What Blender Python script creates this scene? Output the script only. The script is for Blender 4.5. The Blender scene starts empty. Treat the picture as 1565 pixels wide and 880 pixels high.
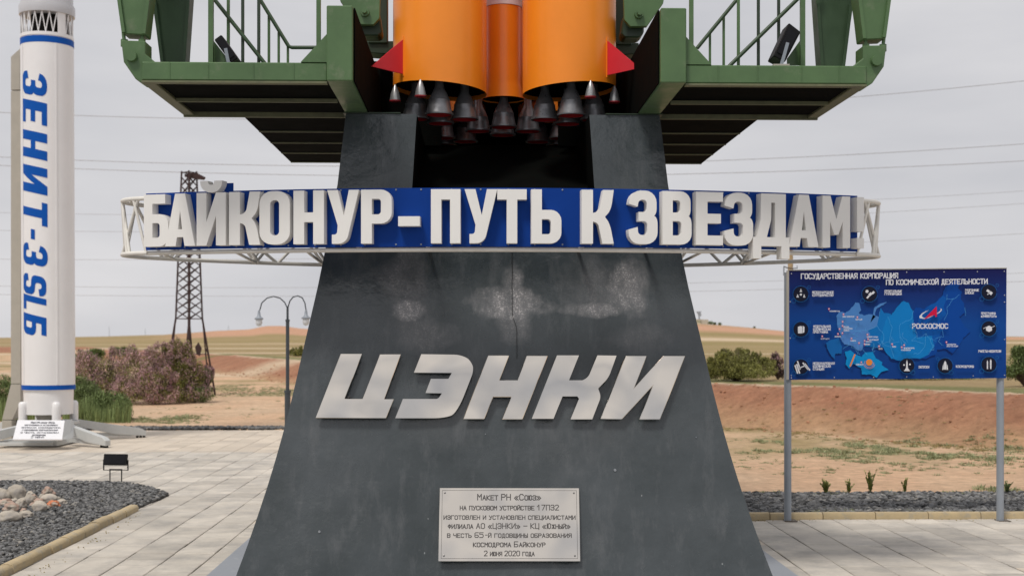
import bpy, bmesh, math, random
import numpy as np
from mathutils import Vector, Matrix, noise
from mathutils.geometry import tessellate_polygon
random.seed(7)
rng = np.random.default_rng(7)
SC = bpy.context.scene
COL = SC.collection
PI = math.pi
R = math.radians

# ------------------------------------------------------------------ camera, world, sun, exposure
F, CX, HY, EYE = 2000.0, 782.5, 520.0, 1.6          # focal length and principal point measured on the photograph (1565 px wide)
cam = bpy.data.cameras.new('camera')
cam.sensor_width = 36.0
cam.lens = F / 1565 * 36.0
cam.shift_y = (HY - 440.0) / 1565
cam.clip_start = 0.1
cam.clip_end = 5000
cam.dof.use_dof = True
cam.dof.focus_distance = 8.8
cam.dof.aperture_fstop = 3.4
cam_o = bpy.data.objects.new('camera', cam)
COL.objects.link(cam_o)
cam_o.location = (0, 0, EYE)
cam_o.rotation_euler = (R(90), 0, 0)
SC.camera = cam_o

SUN_DIR = Vector((0.30, 0.52, -1.0)).normalized()    # the way the light travels
W = bpy.data.worlds.new('World')
SC.world = W
W.use_nodes = True
nt = W.node_tree
nt.nodes.clear()
wo = nt.nodes.new('ShaderNodeOutputWorld')
bg = nt.nodes.new('ShaderNodeBackground')
sky = nt.nodes.new('ShaderNodeTexSky')
sky.sky_type = 'NISHITA'
sky.sun_disc = False
sky.sun_elevation = math.asin(-SUN_DIR.z)
sky.sun_rotation = math.atan2(-SUN_DIR.x, -SUN_DIR.y)
sky.dust_density = 3.0
tc = nt.nodes.new('ShaderNodeTexCoord')
mp = nt.nodes.new('ShaderNodeMapping')
mp.inputs['Scale'].default_value = (1.6, 1.6, 7.0)
nz = nt.nodes.new('ShaderNodeTexNoise')
nz.inputs['Scale'].default_value = 1.7
nz.inputs['Detail'].default_value = 5
nz.inputs['Roughness'].default_value = 0.5
cr = nt.nodes.new('ShaderNodeValToRGB')
cr.color_ramp.elements[0].position = 0.30
cr.color_ramp.elements[0].color = (5.5, 5.55, 5.9, 1)
cr.color_ramp.elements[1].position = 0.72
cr.color_ramp.elements[1].color = (7.3, 7.2, 7.35, 1)
mx = nt.nodes.new('ShaderNodeMix')
mx.data_type = 'RGBA'
mx.inputs['Factor'].default_value = 0.97           # a closed cloud cover in front of the clear sky
nt.links.new(tc.outputs['Generated'], mp.inputs['Vector'])
nt.links.new(mp.outputs['Vector'], nz.inputs['Vector'])
nt.links.new(nz.outputs['Fac'], cr.inputs['Fac'])
nt.links.new(sky.outputs['Color'], mx.inputs['A'])
nt.links.new(cr.outputs['Color'], mx.inputs['B'])
nt.links.new(mx.outputs['Result'], bg.inputs['Color'])
bg.inputs['Strength'].default_value = 0.1
nt.links.new(bg.outputs['Background'], wo.inputs['Surface'])

sl = bpy.data.lights.new('sun', 'SUN')
sl.energy = 2.2
sl.angle = R(12)
sl.color = (1.0, 0.95, 0.88)
so = bpy.data.objects.new('sun', sl)
COL.objects.link(so)
so.rotation_euler = SUN_DIR.to_track_quat('-Z', 'Y').to_euler()
so.location = (-5, -5, 20)

SC.view_settings.view_transform = 'Standard'
SC.view_settings.look = 'None'
SC.view_settings.exposure = 0.0
SC.view_settings.gamma = 1.0

# ------------------------------------------------------------------ frames
OX, OY = -0.09, 10.0            # the monument's axis
PHI = R(1.63)                   # the monument and its paving are turned a little
CP, SP = math.cos(PHI), math.sin(PHI)

def L(u, v, z):
    return Vector((OX + u * CP - v * SP, OY + u * SP + v * CP, z))

def toL(x, y):
    return ((x - OX) * CP + (y - OY) * SP, -(x - OX) * SP + (y - OY) * CP)

def P(px, py, Z):
    return Vector(((px - CX) * Z / F, Z, EYE + (HY - py) * Z / F))

def PL(px, py, v):
    dx = (px - CX) / F
    t = (v - SP * OX + CP * OY) / (CP - SP * dx)
    return P(px, py, t)

def G(px, py):
    """a point of the level ground seen at that place of the photograph"""
    return P(px, py, F * EYE / (py - HY))

# ------------------------------------------------------------------ materials
def lin(c):
    return tuple(((x / 255) / 12.92 if x / 255 <= 0.04045 else ((x / 255 + 0.055) / 1.055) ** 2.4) for x in c)

MATS = {}
def mat(name, col, rough=0.6, metal=0.0, var=0.12, scale=6.0, bump=0.0, bscale=40.0, rvar=0.1, spec=0.5, island=0.0, objrand=0.0,
        col2=None, c2scale=3.0, c2lo=0.5, c2hi=0.65, det2=9, coat=0.0, world=False, bdist=0.01, bdet=6):
    if name in MATS:
        return MATS[name]
    m = bpy.data.materials.new(name)
    MATS[name] = m
    m.use_nodes = True
    n = m.node_tree
    b = n.nodes['Principled BSDF']
    b.inputs['Metallic'].default_value = metal
    b.inputs['Specular IOR Level'].default_value = spec
    b.inputs['Coat Weight'].default_value = coat
    b.inputs['Coat Roughness'].default_value = 0.12
    t = n.nodes.new('ShaderNodeTexCoord')
    if world:                      # pieces that share one mesh still get their own grain
        t = n.nodes.new('ShaderNodeNewGeometry')
    OBJ = 'Position' if world else 'Object'
    a = n.nodes.new('ShaderNodeTexNoise')
    a.inputs['Scale'].default_value = scale
    a.inputs['Detail'].default_value = 8
    a.inputs['Roughness'].default_value = 0.62
    n.links.new(t.outputs[OBJ], a.inputs['Vector'])
    src = None
    base = n.nodes.new('ShaderNodeRGB')
    base.outputs[0].default_value = (*col, 1)
    src = base.outputs[0]
    if col2 is not None:
        a2 = n.nodes.new('ShaderNodeTexNoise')
        a2.inputs['Scale'].default_value = c2scale
        a2.inputs['Detail'].default_value = det2
        a2.inputs['Roughness'].default_value = 0.7
        n.links.new(t.outputs[OBJ], a2.inputs['Vector'])
        mr = n.nodes.new('ShaderNodeMapRange')
        mr.inputs['From Min'].default_value = c2lo
        mr.inputs['From Max'].default_value = c2hi
        n.links.new(a2.outputs['Fac'], mr.inputs['Value'])
        x = n.nodes.new('ShaderNodeMix')
        x.data_type = 'RGBA'
        n.links.new(mr.outputs['Result'], x.inputs['Factor'])
        n.links.new(src, x.inputs['A'])
        x.inputs['B'].default_value = (*col2, 1)
        src = x.outputs['Result']
    # brightness varied by noise, by island or by object
    mr = n.nodes.new('ShaderNodeMapRange')
    mr.inputs['From Min'].default_value = 0.25
    mr.inputs['From Max'].default_value = 0.75
    mr.inputs['To Min'].default_value = 1 - var
    mr.inputs['To Max'].default_value = 1 + var
    n.links.new(a.outputs['Fac'], mr.inputs['Value'])
    fac = mr.outputs['Result']
    def times(sock, amount):
        nonlocal fac
        q = n.nodes.new('ShaderNodeMapRange')
        q.inputs['To Min'].default_value = 1 - amount
        q.inputs['To Max'].default_value = 1 + amount
        n.links.new(sock, q.inputs['Value'])
        mm = n.nodes.new('ShaderNodeMath')
        mm.operation = 'MULTIPLY'
        n.links.new(fac, mm.inputs[0])
        n.links.new(q.outputs['Result'], mm.inputs[1])
        fac = mm.outputs[0]
    if island:
        g = n.nodes.new('ShaderNodeNewGeometry')
        times(g.outputs['Random Per Island'], island)
    if objrand:
        g = n.nodes.new('ShaderNodeObjectInfo')
        times(g.outputs['Random'], objrand)
    vm = n.nodes.new('ShaderNodeVectorMath')
    vm.operation = 'SCALE'
    n.links.new(src, vm.inputs[0])
    n.links.new(fac, vm.inputs['Scale'])
    n.links.new(vm.outputs[0], b.inputs['Base Color'])
    r = n.nodes.new('ShaderNodeMapRange')
    r.inputs['From Min'].default_value = 0.3
    r.inputs['From Max'].default_value = 0.7
    r.inputs['To Min'].default_value = max(0.02, rough - rvar)
    r.inputs['To Max'].default_value = min(1, rough + rvar)
    n.links.new(a.outputs['Fac'], r.inputs['Value'])
    n.links.new(r.outputs['Result'], b.inputs['Roughness'])
    if bump:
        a3 = n.nodes.new('ShaderNodeTexNoise')
        a3.inputs['Scale'].default_value = bscale
        a3.inputs['Detail'].default_value = bdet
        n.links.new(t.outputs[OBJ], a3.inputs['Vector'])
        bp = n.nodes.new('ShaderNodeBump')
        bp.inputs['Strength'].default_value = bump
        bp.inputs['Distance'].default_value = bdist
        n.links.new(a3.outputs['Fac'], bp.inputs['Height'])
        n.links.new(bp.outputs['Normal'], b.inputs['Normal'])
    return m

M_GREEN = mat('green_paint', (0.078, 0.148, 0.056), 0.45, var=0.16, scale=5, bump=0.15, bscale=9, col2=(0.14, 0.185, 0.10), c2scale=9, c2lo=0.56, c2hi=0.74, rvar=0.12)
M_GREEN_D = mat('dark_green_paint', (0.018, 0.036, 0.018), 0.5, var=0.25, scale=5)  # darker green for rear members, bearing plates and some posts
M_UNDER = mat('shade_black_paint', (0.004, 0.0045, 0.004), 0.95, var=0.3, spec=0.03)  # near-black: shade under the decks and between the beams is put into it
M_RIB = mat('olive_rib_paint', (0.13, 0.135, 0.07), 0.6, var=0.3, scale=14)
M_ORANGE = mat('orange_paint', (0.95, 0.275, 0.014), 0.36, var=0.07, scale=2.2, rvar=0.08, coat=0.1)
M_GREY = mat('grey_paint', (0.78, 0.77, 0.77), 0.4, var=0.05)
M_RED = mat('red_paint', (0.62, 0.016, 0.03), 0.42, var=0.07)
M_RED_IN = mat('dark_red_lining', (0.50, 0.018, 0.025), 0.6, var=0.2)
M_NOZ = mat('nozzle_steel_paint', (0.20, 0.20, 0.21), 0.36, metal=0.55, var=0.3, scale=16, rvar=0.12)
M_BLACK = mat('black_plastic', (0.006, 0.006, 0.007), 0.5, var=0.2, spec=0.2)
M_GLASSD = mat('dark_lamp_glass', (0.004, 0.004, 0.006), 0.3, var=0.1, spec=0.25)
M_WHITE = mat('white_letter_paint', (0.84, 0.825, 0.79), 0.5, var=0.03, scale=3, col2=(0.76, 0.74, 0.70), c2scale=5, c2lo=0.6, c2hi=0.8)
M_TRUSS = mat('cream_truss_paint', (0.76, 0.735, 0.68), 0.5, var=0.08, scale=9, col2=(0.40, 0.36, 0.30), c2scale=14, c2lo=0.62, c2hi=0.78)
M_BLUE = mat('blue_sign_paint', (0.003, 0.040, 0.245), 0.5, var=0.06, scale=2, spec=0.12)
M_STEEL = mat('polished_steel', (0.88, 0.81, 0.71), 0.10, metal=1.0, var=0.05, scale=2, rvar=0.08, bump=1.0, bscale=1.6, col2=(0.62, 0.60, 0.57), c2scale=2.6, c2lo=0.42, c2hi=0.66, det2=1.5, bdist=0.07, bdet=1)
M_STEEL_E = mat('bright_steel_edge', (0.85, 0.82, 0.78), 0.25, metal=1.0, var=0.04)
M_INK = mat('engraved_ink', (0.05, 0.045, 0.045), 0.6, var=0.1)
M_SLABG = mat('grey_plinth_paint', (0.26, 0.28, 0.31), 0.45, var=0.12, scale=4, col2=(0.36, 0.37, 0.38), c2scale=9, c2lo=0.6, c2hi=0.72)
M_ROCKET = mat('white_rocket_paint', (0.80, 0.79, 0.79), 0.33, var=0.04, scale=2, rvar=0.06, coat=0.2)
M_ROCKET_G = mat('pale_grey_rocket_paint', (0.50, 0.50, 0.52), 0.33, var=0.04, scale=2, coat=0.2)
M_RBLUE = mat('rocket_blue', (0.004, 0.085, 0.40), 0.5, var=0.05, spec=0.12)
M_MAST = mat('taupe_mast_paint', (0.42, 0.39, 0.335), 0.5, var=0.07)
M_LEGS = mat('pale_grey_leg_paint', (0.52, 0.53, 0.52), 0.45, var=0.08)
M_PLATE = mat('white_enamel_plate', (0.78, 0.78, 0.8), 0.3, var=0.02)
M_TEXTD = mat('dark_lettering', (0.09, 0.09, 0.11), 0.6)
M_DARKIN = mat('dark_hollow', (0.012, 0.011, 0.01), 0.8, spec=0.1)
M_POST = mat('grey_post_paint', (0.27, 0.30, 0.34), 0.42, var=0.08, scale=8)
M_LAMP = mat('charcoal_lamp_paint', (0.045, 0.055, 0.065), 0.4, var=0.1)
M_RUST = mat('rusty_lattice_steel', (0.038, 0.017, 0.016), 0.75, var=0.35, scale=3)
M_WIRE = mat('weathered_cable', (0.36, 0.36, 0.38), 0.6)
M_KERB = mat('sandy_kerb_concrete', (0.47, 0.37, 0.22), 0.85, var=0.14, scale=9, bump=0.5, bscale=90, objrand=0.10, world=True, col2=(0.40, 0.34, 0.24), c2scale=12, c2lo=0.52, c2hi=0.62)
M_SLAB = mat('paving_slab_concrete', (0.55, 0.505, 0.44), 0.85, var=0.16, scale=3.5, bump=0.35, bscale=120, objrand=0.14, spec=0.25, world=True, col2=(0.40, 0.375, 0.34), c2scale=2.2, c2lo=0.45, c2hi=0.65)
M_SLABF = mat('far_paving_concrete', (0.58, 0.505, 0.415), 0.85, var=0.10, scale=2.5, bump=0.3, bscale=120, island=0.10, spec=0.25, col2=(0.50, 0.44, 0.37), c2scale=1.2, c2lo=0.5, c2hi=0.66)
M_JOINT = mat('paving_bedding', (0.10, 0.085, 0.07), 0.95, var=0.3, scale=30)
M_GRAVEL = mat('grey_gravel', (0.125, 0.125, 0.125), 0.8, var=0.3, scale=60, island=0.8, spec=0.3, col2=(0.22, 0.205, 0.18), c2scale=18, c2lo=0.55, c2hi=0.62)
M_GRAVBED = mat('gravel_bed_soil', (0.060, 0.055, 0.052), 0.95, var=0.4, scale=40)
M_LEAF = mat('shrub_leaf', (0.20, 0.20, 0.055), 0.6, island=0.55, var=0.25, scale=2.0, spec=0.3)
M_LEAFD = mat('deep_green_leaf', (0.135, 0.18, 0.06), 0.6, island=0.5, var=0.25, scale=2.0, spec=0.3)
M_REED = mat('green_reed', (0.20, 0.26, 0.10), 0.6, island=0.5, var=0.25, scale=2.0, spec=0.3)
M_BLOSSOM = mat('dusty_pink_blossom', (0.44, 0.275, 0.29), 0.8, island=0.6, var=0.35, scale=2.4, spec=0.2)
M_TWIG = mat('brown_twig', (0.075, 0.050, 0.042), 0.85, island=0.4)
M_DRY = mat('dry_grass', (0.30, 0.24, 0.10), 0.85, island=0.4)
M_WEED = mat('grey_green_weed', (0.29, 0.31, 0.17), 0.8, island=0.45, spec=0.2)
M_STONE = mat('pale_boulder', (0.46, 0.41, 0.34), 0.8, var=0.15, scale=7, bump=0.5, bscale=18, objrand=0.15, col2=(0.34, 0.31, 0.28), c2scale=6, c2lo=0.5, c2hi=0.62)
M_STONER = mat('reddish_boulder', (0.42, 0.29, 0.23), 0.8, var=0.18, scale=7, bump=0.5, bscale=18, objrand=0.15, col2=(0.40, 0.36, 0.30), c2scale=7, c2lo=0.5, c2hi=0.6)
M_STONEO = mat('orange_stained_boulder', (0.60, 0.20, 0.09), 0.8, var=0.18, scale=7, bump=0.5, bscale=18, col2=(0.40, 0.36, 0.30), c2scale=9, c2lo=0.5, c2hi=0.6)
M_CREAM = mat('cream_plaster', (0.60, 0.56, 0.40), 0.85)
M_TAN = mat('tan_post', (0.42, 0.30, 0.17), 0.7)
M_OFFWHITE = mat('lamp_glass_white', (0.62, 0.64, 0.66), 0.25, var=0.05)

# ------------------------------------------------------------------ mesh builder
class MB:
    def __init__(s):
        s.v = []
        s.f = []
    def add(s, vs, fs):
        o = len(s.v)
        s.v += [tuple(x) for x in vs]
        s.f += [tuple(i + o for i in q) for q in fs]
        return s
    def hexa(s, a):
        """eight corners: four of one face, then the four opposite ones in the same order"""
        return s.add(a, [(3, 2, 1, 0), (4, 5, 6, 7), (0, 1, 5, 4), (1, 2, 6, 5), (2, 3, 7, 6), (3, 0, 4, 7)])
    def lbox(s, u0, u1, v0, v1, z0, z1):
        return s.hexa([L(u0, v0, z0), L(u1, v0, z0), L(u1, v0, z1), L(u0, v0, z1), L(u0, v1, z0), L(u1, v1, z0), L(u1, v1, z1), L(u0, v1, z1)])
    def box(s, x0, x1, y0, y1, z0, z1):
        return s.hexa([(x0, y0, z0), (x1, y0, z0), (x1, y0, z1), (x0, y0, z1), (x0, y1, z0), (x1, y1, z0), (x1, y1, z1), (x0, y1, z1)])
    def cyl(s, p0, p1, r0, r1=None, n=12, caps=True):
        r1 = r0 if r1 is None else r1
        p0 = Vector(p0)
        p1 = Vector(p1)
        d = (p1 - p0).normalized()
        a = d.orthogonal().normalized()
        b = d.cross(a)
        vs = []
        for p, r in ((p0, r0), (p1, r1)):
            for i in range(n):
                t = 2 * PI * i / n
                vs.append(p + a * (math.cos(t) * r) + b * (math.sin(t) * r))
        fs = [(i, (i + 1) % n, n + (i + 1) % n, n + i) for i in range(n)]
        if caps:
            fs += [tuple(range(n - 1, -1, -1)), tuple(range(n, 2 * n))]
        return s.add(vs, fs)
    def tube(s, pts, r, n=8, closed=False):
        pts = [Vector(p) for p in pts]
        m = len(pts)
        vs = []
        up = Vector((0, 0, 1))
        for i, p in enumerate(pts):
            a = pts[(i - 1) % m] if (closed or i > 0) else p
            b = pts[(i + 1) % m] if (closed or i < m - 1) else p
            d = (b - a).normalized()
            x = d.cross(up)
            x = x.normalized() if x.length > 1e-3 else Vector((1, 0, 0))
            y = x.cross(d).normalized()
            rr = r[i] if isinstance(r, (list, tuple)) else r
            for k in range(n):
                t = 2 * PI * k / n
                vs.append(p + x * (math.cos(t) * rr) + y * (math.sin(t) * rr))
        fs = []
        for i in range(m if closed else m - 1):
            j = (i + 1) % m
            for k in range(n):
                fs.append((i * n + k, i * n + (k + 1) % n, j * n + (k + 1) % n, j * n + k))
        if not closed:
            fs += [tuple(range(n - 1, -1, -1)), tuple(range((m - 1) * n, m * n))]
        return s.add(vs, fs)
    def lathe(s, prof, c, n=32, z0=0.0, shear=(0, 0), cap0=False, cap1=False, lean=(0, 0)):
        """prof: (radius, z); shear tilts the first ring; lean moves the axis by lean*(z - first z)"""
        vs = []
        for j, (r, z) in enumerate(prof):
            for i in range(n):
                t = 2 * PI * i / n
                x = math.cos(t) * r
                y = math.sin(t) * r
                dz = (x * shear[0] + y * shear[1]) if j == 0 else 0
                h = z - prof[0][1]
                vs.append((c[0] + x + lean[0] * h, c[1] + y + lean[1] * h, z + dz))
        fs = []
        for j in range(len(prof) - 1):
            for i in range(n):
                k = (i + 1) % n
                fs.append((j * n + i, j * n + k, (j + 1) * n + k, (j + 1) * n + i))
        if cap0:
            fs.append(tuple(range(n - 1, -1, -1)))
        if cap1:
            fs.append(tuple(range((len(prof) - 1) * n, len(prof) * n)))
        return s.add(vs, fs)
    def prism(s, loops, off):
        """loops of 3-D points in one plane (the first is the outline, the rest holes or further outlines) pushed along off"""
        loops = [[Vector(p) for p in lp] for lp in loops]
        off = Vector(off)
        tris = tessellate_polygon(loops)
        flat = [p for lp in loops for p in lp]
        n = len(flat)
        vs = flat + [p + off for p in flat]
        nn = (flat[tris[0][1]] - flat[tris[0][0]]).cross(flat[tris[0][2]] - flat[tris[0][0]])
        flip = nn.dot(off) > 0
        fs = []
        for t in tris:
            t = tuple(t)
            a = t[::-1] if flip else t
            fs.append(a)
            fs.append(tuple(i + n for i in a[::-1]))
        o = 0
        for lp in loops:
            m = len(lp)
            for i in range(m):
                j = (i + 1) % m
                fs.append((o + i, o + j, n + o + j, n + o + i))
            o += m
        return s.add(vs, fs)
    def strip(s, p0, p1, w, h, up=(0, 0, 1)):
        """a bar of rectangular section from p0 to p1"""
        p0 = Vector(p0)
        p1 = Vector(p1)
        d = (p1 - p0).normalized()
        x = d.cross(Vector(up))
        x = x.normalized() if x.length > 1e-4 else Vector((1, 0, 0))
        y = x.cross(d).normalized()
        c = [x * (-w / 2) + y * (-h / 2), x * (w / 2) + y * (-h / 2), x * (w / 2) + y * (h / 2), x * (-w / 2) + y * (h / 2)]
        return s.hexa([p0 + q for q in c] + [p1 + q for q in c])

WORLD = {}                     # the frame every object's mesh is written in
def thing(name, label, cat, loc=(0, 0, 0), rotz=0.0, group=None, kind=None):
    o = bpy.data.objects.new(name, None)
    COL.objects.link(o)
    o.empty_display_size = 0.2
    o.location = loc
    o.rotation_euler = (0, 0, rotz)
    WORLD[o] = Matrix.Translation(loc) @ Matrix.Rotation(rotz, 4, 'Z')
    tag(o, label, cat, group, kind)
    return o

def tag(o, label=None, cat=None, group=None, kind=None):
    if label:
        o['label'] = label
    if cat:
        o['category'] = cat
    if group:
        o['group'] = group
    if kind:
        o['kind'] = kind
    return o

def obj(name, mb, m, parent=None, smooth=None, bevel=0.0, label=None):
    me = bpy.data.meshes.new(name)
    me.from_pydata(mb.v, [], mb.f)
    bm = bmesh.new()
    bm.from_mesh(me)
    bmesh.ops.recalc_face_normals(bm, faces=bm.faces)
    if bevel:
        bmesh.ops.bevel(bm, geom=[e for e in bm.edges if len(e.link_faces) == 2 and e.calc_face_angle(0) > 0.5], offset=bevel, segments=1, affect='EDGES', profile=0.5, clamp_overlap=True)
    bm.to_mesh(me)
    bm.free()
    me.materials.append(m)
    if smooth is not None:
        me.shade_smooth()
        me.set_sharp_from_angle(angle=R(smooth))
    o = bpy.data.objects.new(name, me)
    COL.objects.link(o)
    if parent is not None:
        me.transform(WORLD[parent].inverted())
        o.parent = parent
        WORLD[o] = WORLD[parent]
    else:
        WORLD[o] = Matrix.Identity(4)
    if label:
        o['label'] = label
    return o

def dup(o, parent=None, off=(0, 0, 0)):
    c = o.copy()
    COL.objects.link(c)
    c.parent = parent
    c.location = Vector(o.location) + Vector(off)
    if parent is not None:
        WORLD[c] = WORLD.get(parent)
    for ch in [q for q in CHILD.get(o, [])]:
        dup(ch, c)
    return c
CHILD = {}
def index_children():
    CHILD.clear()
    for o in bpy.data.objects:
        if o.parent is not None:
            CHILD.setdefault(o.parent, []).append(o)

# ------------------------------------------------------------------ lettering
def rounded(loop, k=5):
    """points (x, y[, r]) -> a polyline with those corners rounded"""
    out = []
    n = len(loop)
    for i, p in enumerate(loop):
        r = p[2] if len(p) > 2 else 0
        if not r:
            out.append((p[0], p[1]))
            continue
        c = Vector(p[:2])
        a = Vector(loop[i - 1][:2]) - c
        b = Vector(loop[(i + 1) % n][:2]) - c
        ra = min(r, a.length * 0.5)
        rb = min(r, b.length * 0.5)
        if (len(loop[i - 1]) < 3):
            ra = min(r, a.length * 0.98)
        if (len(loop[(i + 1) % n]) < 3):
            rb = min(r, b.length * 0.98)
        pa = c + a.normalized() * ra
        pb = c + b.normalized() * rb
        for j in range(k + 1):
            t = j / k
            s_ = t
            # a rational quadratic close to a circular arc
            w = 0.70710678
            q = pa * (1 - s_) ** 2 + c * (2 * w * s_ * (1 - s_)) + pb * s_ ** 2
            d = (1 - s_) ** 2 + 2 * w * s_ * (1 - s_) + s_ ** 2
            out.append((q.x / d, q.y / d))
    return out

GLY = {
    'А': (0.57, [[(0, 0), (.19, 1), (.38, 1), (.57, 0), (.37, 0), (.345, .17), (.225, .17), (.20, 0)], [(.245, .32), (.325, .32), (.285, .68)]]),
    'Б': (0.57, [[(0, 0), (.57, 0, .2), (.57, .62, .2), (.2, .62), (.2, .82), (.50, .82), (.50, 1), (0, 1)], [(.2, .17), (.37, .17, .06), (.37, .45, .06), (.2, .45)]]),
    'В': (0.57, [[(0, 0), (.57, 0, .2), (.57, .52, .14), (.51, .53), (.55, .56, .1), (.55, 1, .2), (0, 1)], [(.2, .17), (.37, .17, .06), (.37, .44, .06), (.2, .44)], [(.2, .60), (.35, .60, .06), (.35, .83, .06), (.2, .83)]]),
    'Д': (0.68, [[(0, -.24), (0, .17), (.07, .17), (.14, .5), (.15, 1), (.61, 1), (.61, .17), (.68, .17), (.68, -.24), (.53, -.24), (.53, 0), (.15, 0), (.15, -.24)], [(.255, .17), (.41, .17), (.41, .83), (.34, .83), (.335, .5)]]),
    'Е': (0.50, [[(0, 0), (.5, 0), (.5, .18), (.21, .18), (.21, .41), (.46, .41), (.46, .59), (.21, .59), (.21, .82), (.5, .82), (.5, 1), (0, 1)]]),
    'З': (0.57, [[(0, .27), (0.01, 0, .2), (.57, 0, .22), (.57, .52, .14), (.50, .53), (.55, .56, .1), (.55, 1, .22), (.02, 1, .22), (.01, .75), (.18, .70), (.2, .83, .07), (.36, .83, .07), (.36, .60, .07), (.2, .60), (.2, .43), (.37, .43, .07), (.37, .17, .07), (.19, .17, .07), (.18, .32)]]),
    'И': (0.57, [[(0, 0), (.19, 0), (.38, .56), (.38, 0), (.57, 0), (.57, 1), (.38, 1), (.19, .44), (.19, 1), (0, 1)]]),
    'К': (0.57, [[(0, 0), (.2, 0), (.2, .41), (.29, .39, .06), (.37, 0), (.57, 0), (.50, .38, .14), (.41, .50, .02), (.52, .62, .14), (.57, 1), (.38, 1), (.31, .60, .08), (.2, .57), (.2, 1), (0, 1)]]),
    'М': (0.66, [[(0, 0), (.18, 0), (.18, .50), (.28, .25), (.38, .25), (.48, .50), (.48, 0), (.66, 0), (.66, 1), (.47, 1), (.33, .55), (.19, 1), (0, 1)]]),
    'Н': (0.57, [[(0, 0), (.2, 0), (.2, .41), (.37, .41), (.37, 0), (.57, 0), (.57, 1), (.37, 1), (.37, .59), (.2, .59), (.2, 1), (0, 1)]]),
    'О': (0.57, [[(0, 0, .23), (.57, 0, .23), (.57, 1, .23), (0, 1, .23)], [(.2, .17, .075), (.37, .17, .075), (.37, .83, .075), (.2, .83, .075)]]),
    'П': (0.57, [[(0, 0), (.2, 0), (.2, .81), (.37, .81), (.37, 0), (.57, 0), (.57, 1), (0, 1)]]),
    'Р': (0.57, [[(0, 0), (.2, 0), (.2, .37), (.57, .37, .2), (.57, 1, .2), (0, 1)], [(.2, .54), (.37, .54, .06), (.37, .83, .06), (.2, .83)]]),
    'Т': (0.56, [[(.18, 0), (.38, 0), (.38, .81), (.56, .81), (.56, 1), (0, 1), (0, .81), (.18, .81)]]),
    'У': (0.60, [[(.09, 0), (.36, 0, .14), (.60, 1), (.41, 1), (.315, .52), (.20, 1), (0, 1), (.20, .34), (.185, .17, .05), (.09, .17)]]),
    'Ь': (0.57, [[(0, 0), (.57, 0, .2), (.57, .62, .2), (.2, .62), (.2, 1), (0, 1)], [(.2, .17), (.37, .17, .06), (.37, .45, .06), (.2, .45)]]),
    '–': (0.42, [[(0, .32), (.42, .32), (.42, .50), (0, .50)]]),
    'S': (0.57, [[(0, .27), (0, 0, .2), (.57, 0, .2), (.57, .56, .16), (.2, .60, .08), (.2, .83, .07), (.36, .83, .07), (.37, .72), (.56, .75), (.56, 1, .2), (0, 1, .2), (0, .44, .16), (.37, .41, .08), (.37, .17, .07), (.2, .17, .07), (.19, .31)]]),
    'L': (0.46, [[(0, 0), (.46, 0), (.46, .18), (.2, .18), (.2, 1), (0, 1)]]),
}
GLY['3'] = GLY['З']

def glyph_loops(ch):
    w, lps = GLY[ch]
    return w, [rounded(l) for l in lps]

# a thin single-stroke alphabet for the small print: digits are x (0-4) and y (0-6), 'a' is just under the baseline
STK = {
    'А': '00 26 40;12 32', 'Б': '46 06 00 30 41 42 33 03', 'В': '00 06 36 45 44 33 03;33 42 41 30 00', 'Г': '00 06 46', 'Д': '0a 00 40 4a;10 16 36 30',
    'Е': '40 00 06 46;03 33', 'Ж': '20 26;00 23 40;06 23 46', 'З': '05 16 36 45 44 33 42 41 30 10 01;13 33', 'И': '06 00 46 40', 'Й': '06 00 46 40;17 37',
    'К': '00 06;46 03 40', 'Л': '00 11 16 46 40', 'М': '00 06 23 46 40', 'Н': '00 06;40 46;03 43', 'О': '10 01 05 16 36 45 41 30 10', 'П': '00 06 46 40',
    'Р': '00 06 36 45 44 33 03', 'С': '41 30 10 01 05 16 36 45', 'Т': '06 46;20 26', 'У': '06 23;46 20 00', 'Ф': '20 26;15 35 44 43 32 12 03 04 15',
    'Х': '00 46;06 40', 'Ц': '06 00 40 46;40 4a', 'Ч': '06 04 13 43;46 40', 'Ш': '06 00 40 46;20 26', 'Щ': '06 00 40 46;20 26;40 4a', 'Ы': '06 00 20 31 32 23 03;46 40',
    'Ь': '06 00 30 41 42 33 03', 'Э': '05 16 36 45 41 30 10 01;43 13', 'Ю': '00 06;03 13;20 11 15 26 36 45 41 30 20', 'Я': '40 46 16 05 04 13 43;23 00',
    '0': '10 01 05 16 36 45 41 30 10', '1': '04 26 20', '2': '05 16 36 45 44 00 40', '3': '05 16 36 45 44 33 42 41 30 10 01;13 33', '5': '46 06 04 34 43 41 30 00',
    '6': '46 16 05 01 10 30 41 42 33 03', '7': '06 46 10', '«': '24 02 20;44 22 40', '»': '04 22 00;24 42 20', '-': '13 33', '–': '03 43', 'S': '01 10 30 41 42 33 13 04 05 16 36 45', 'L': '06 00 40',
    '.': '10 11', ' ': '',
}
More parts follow.
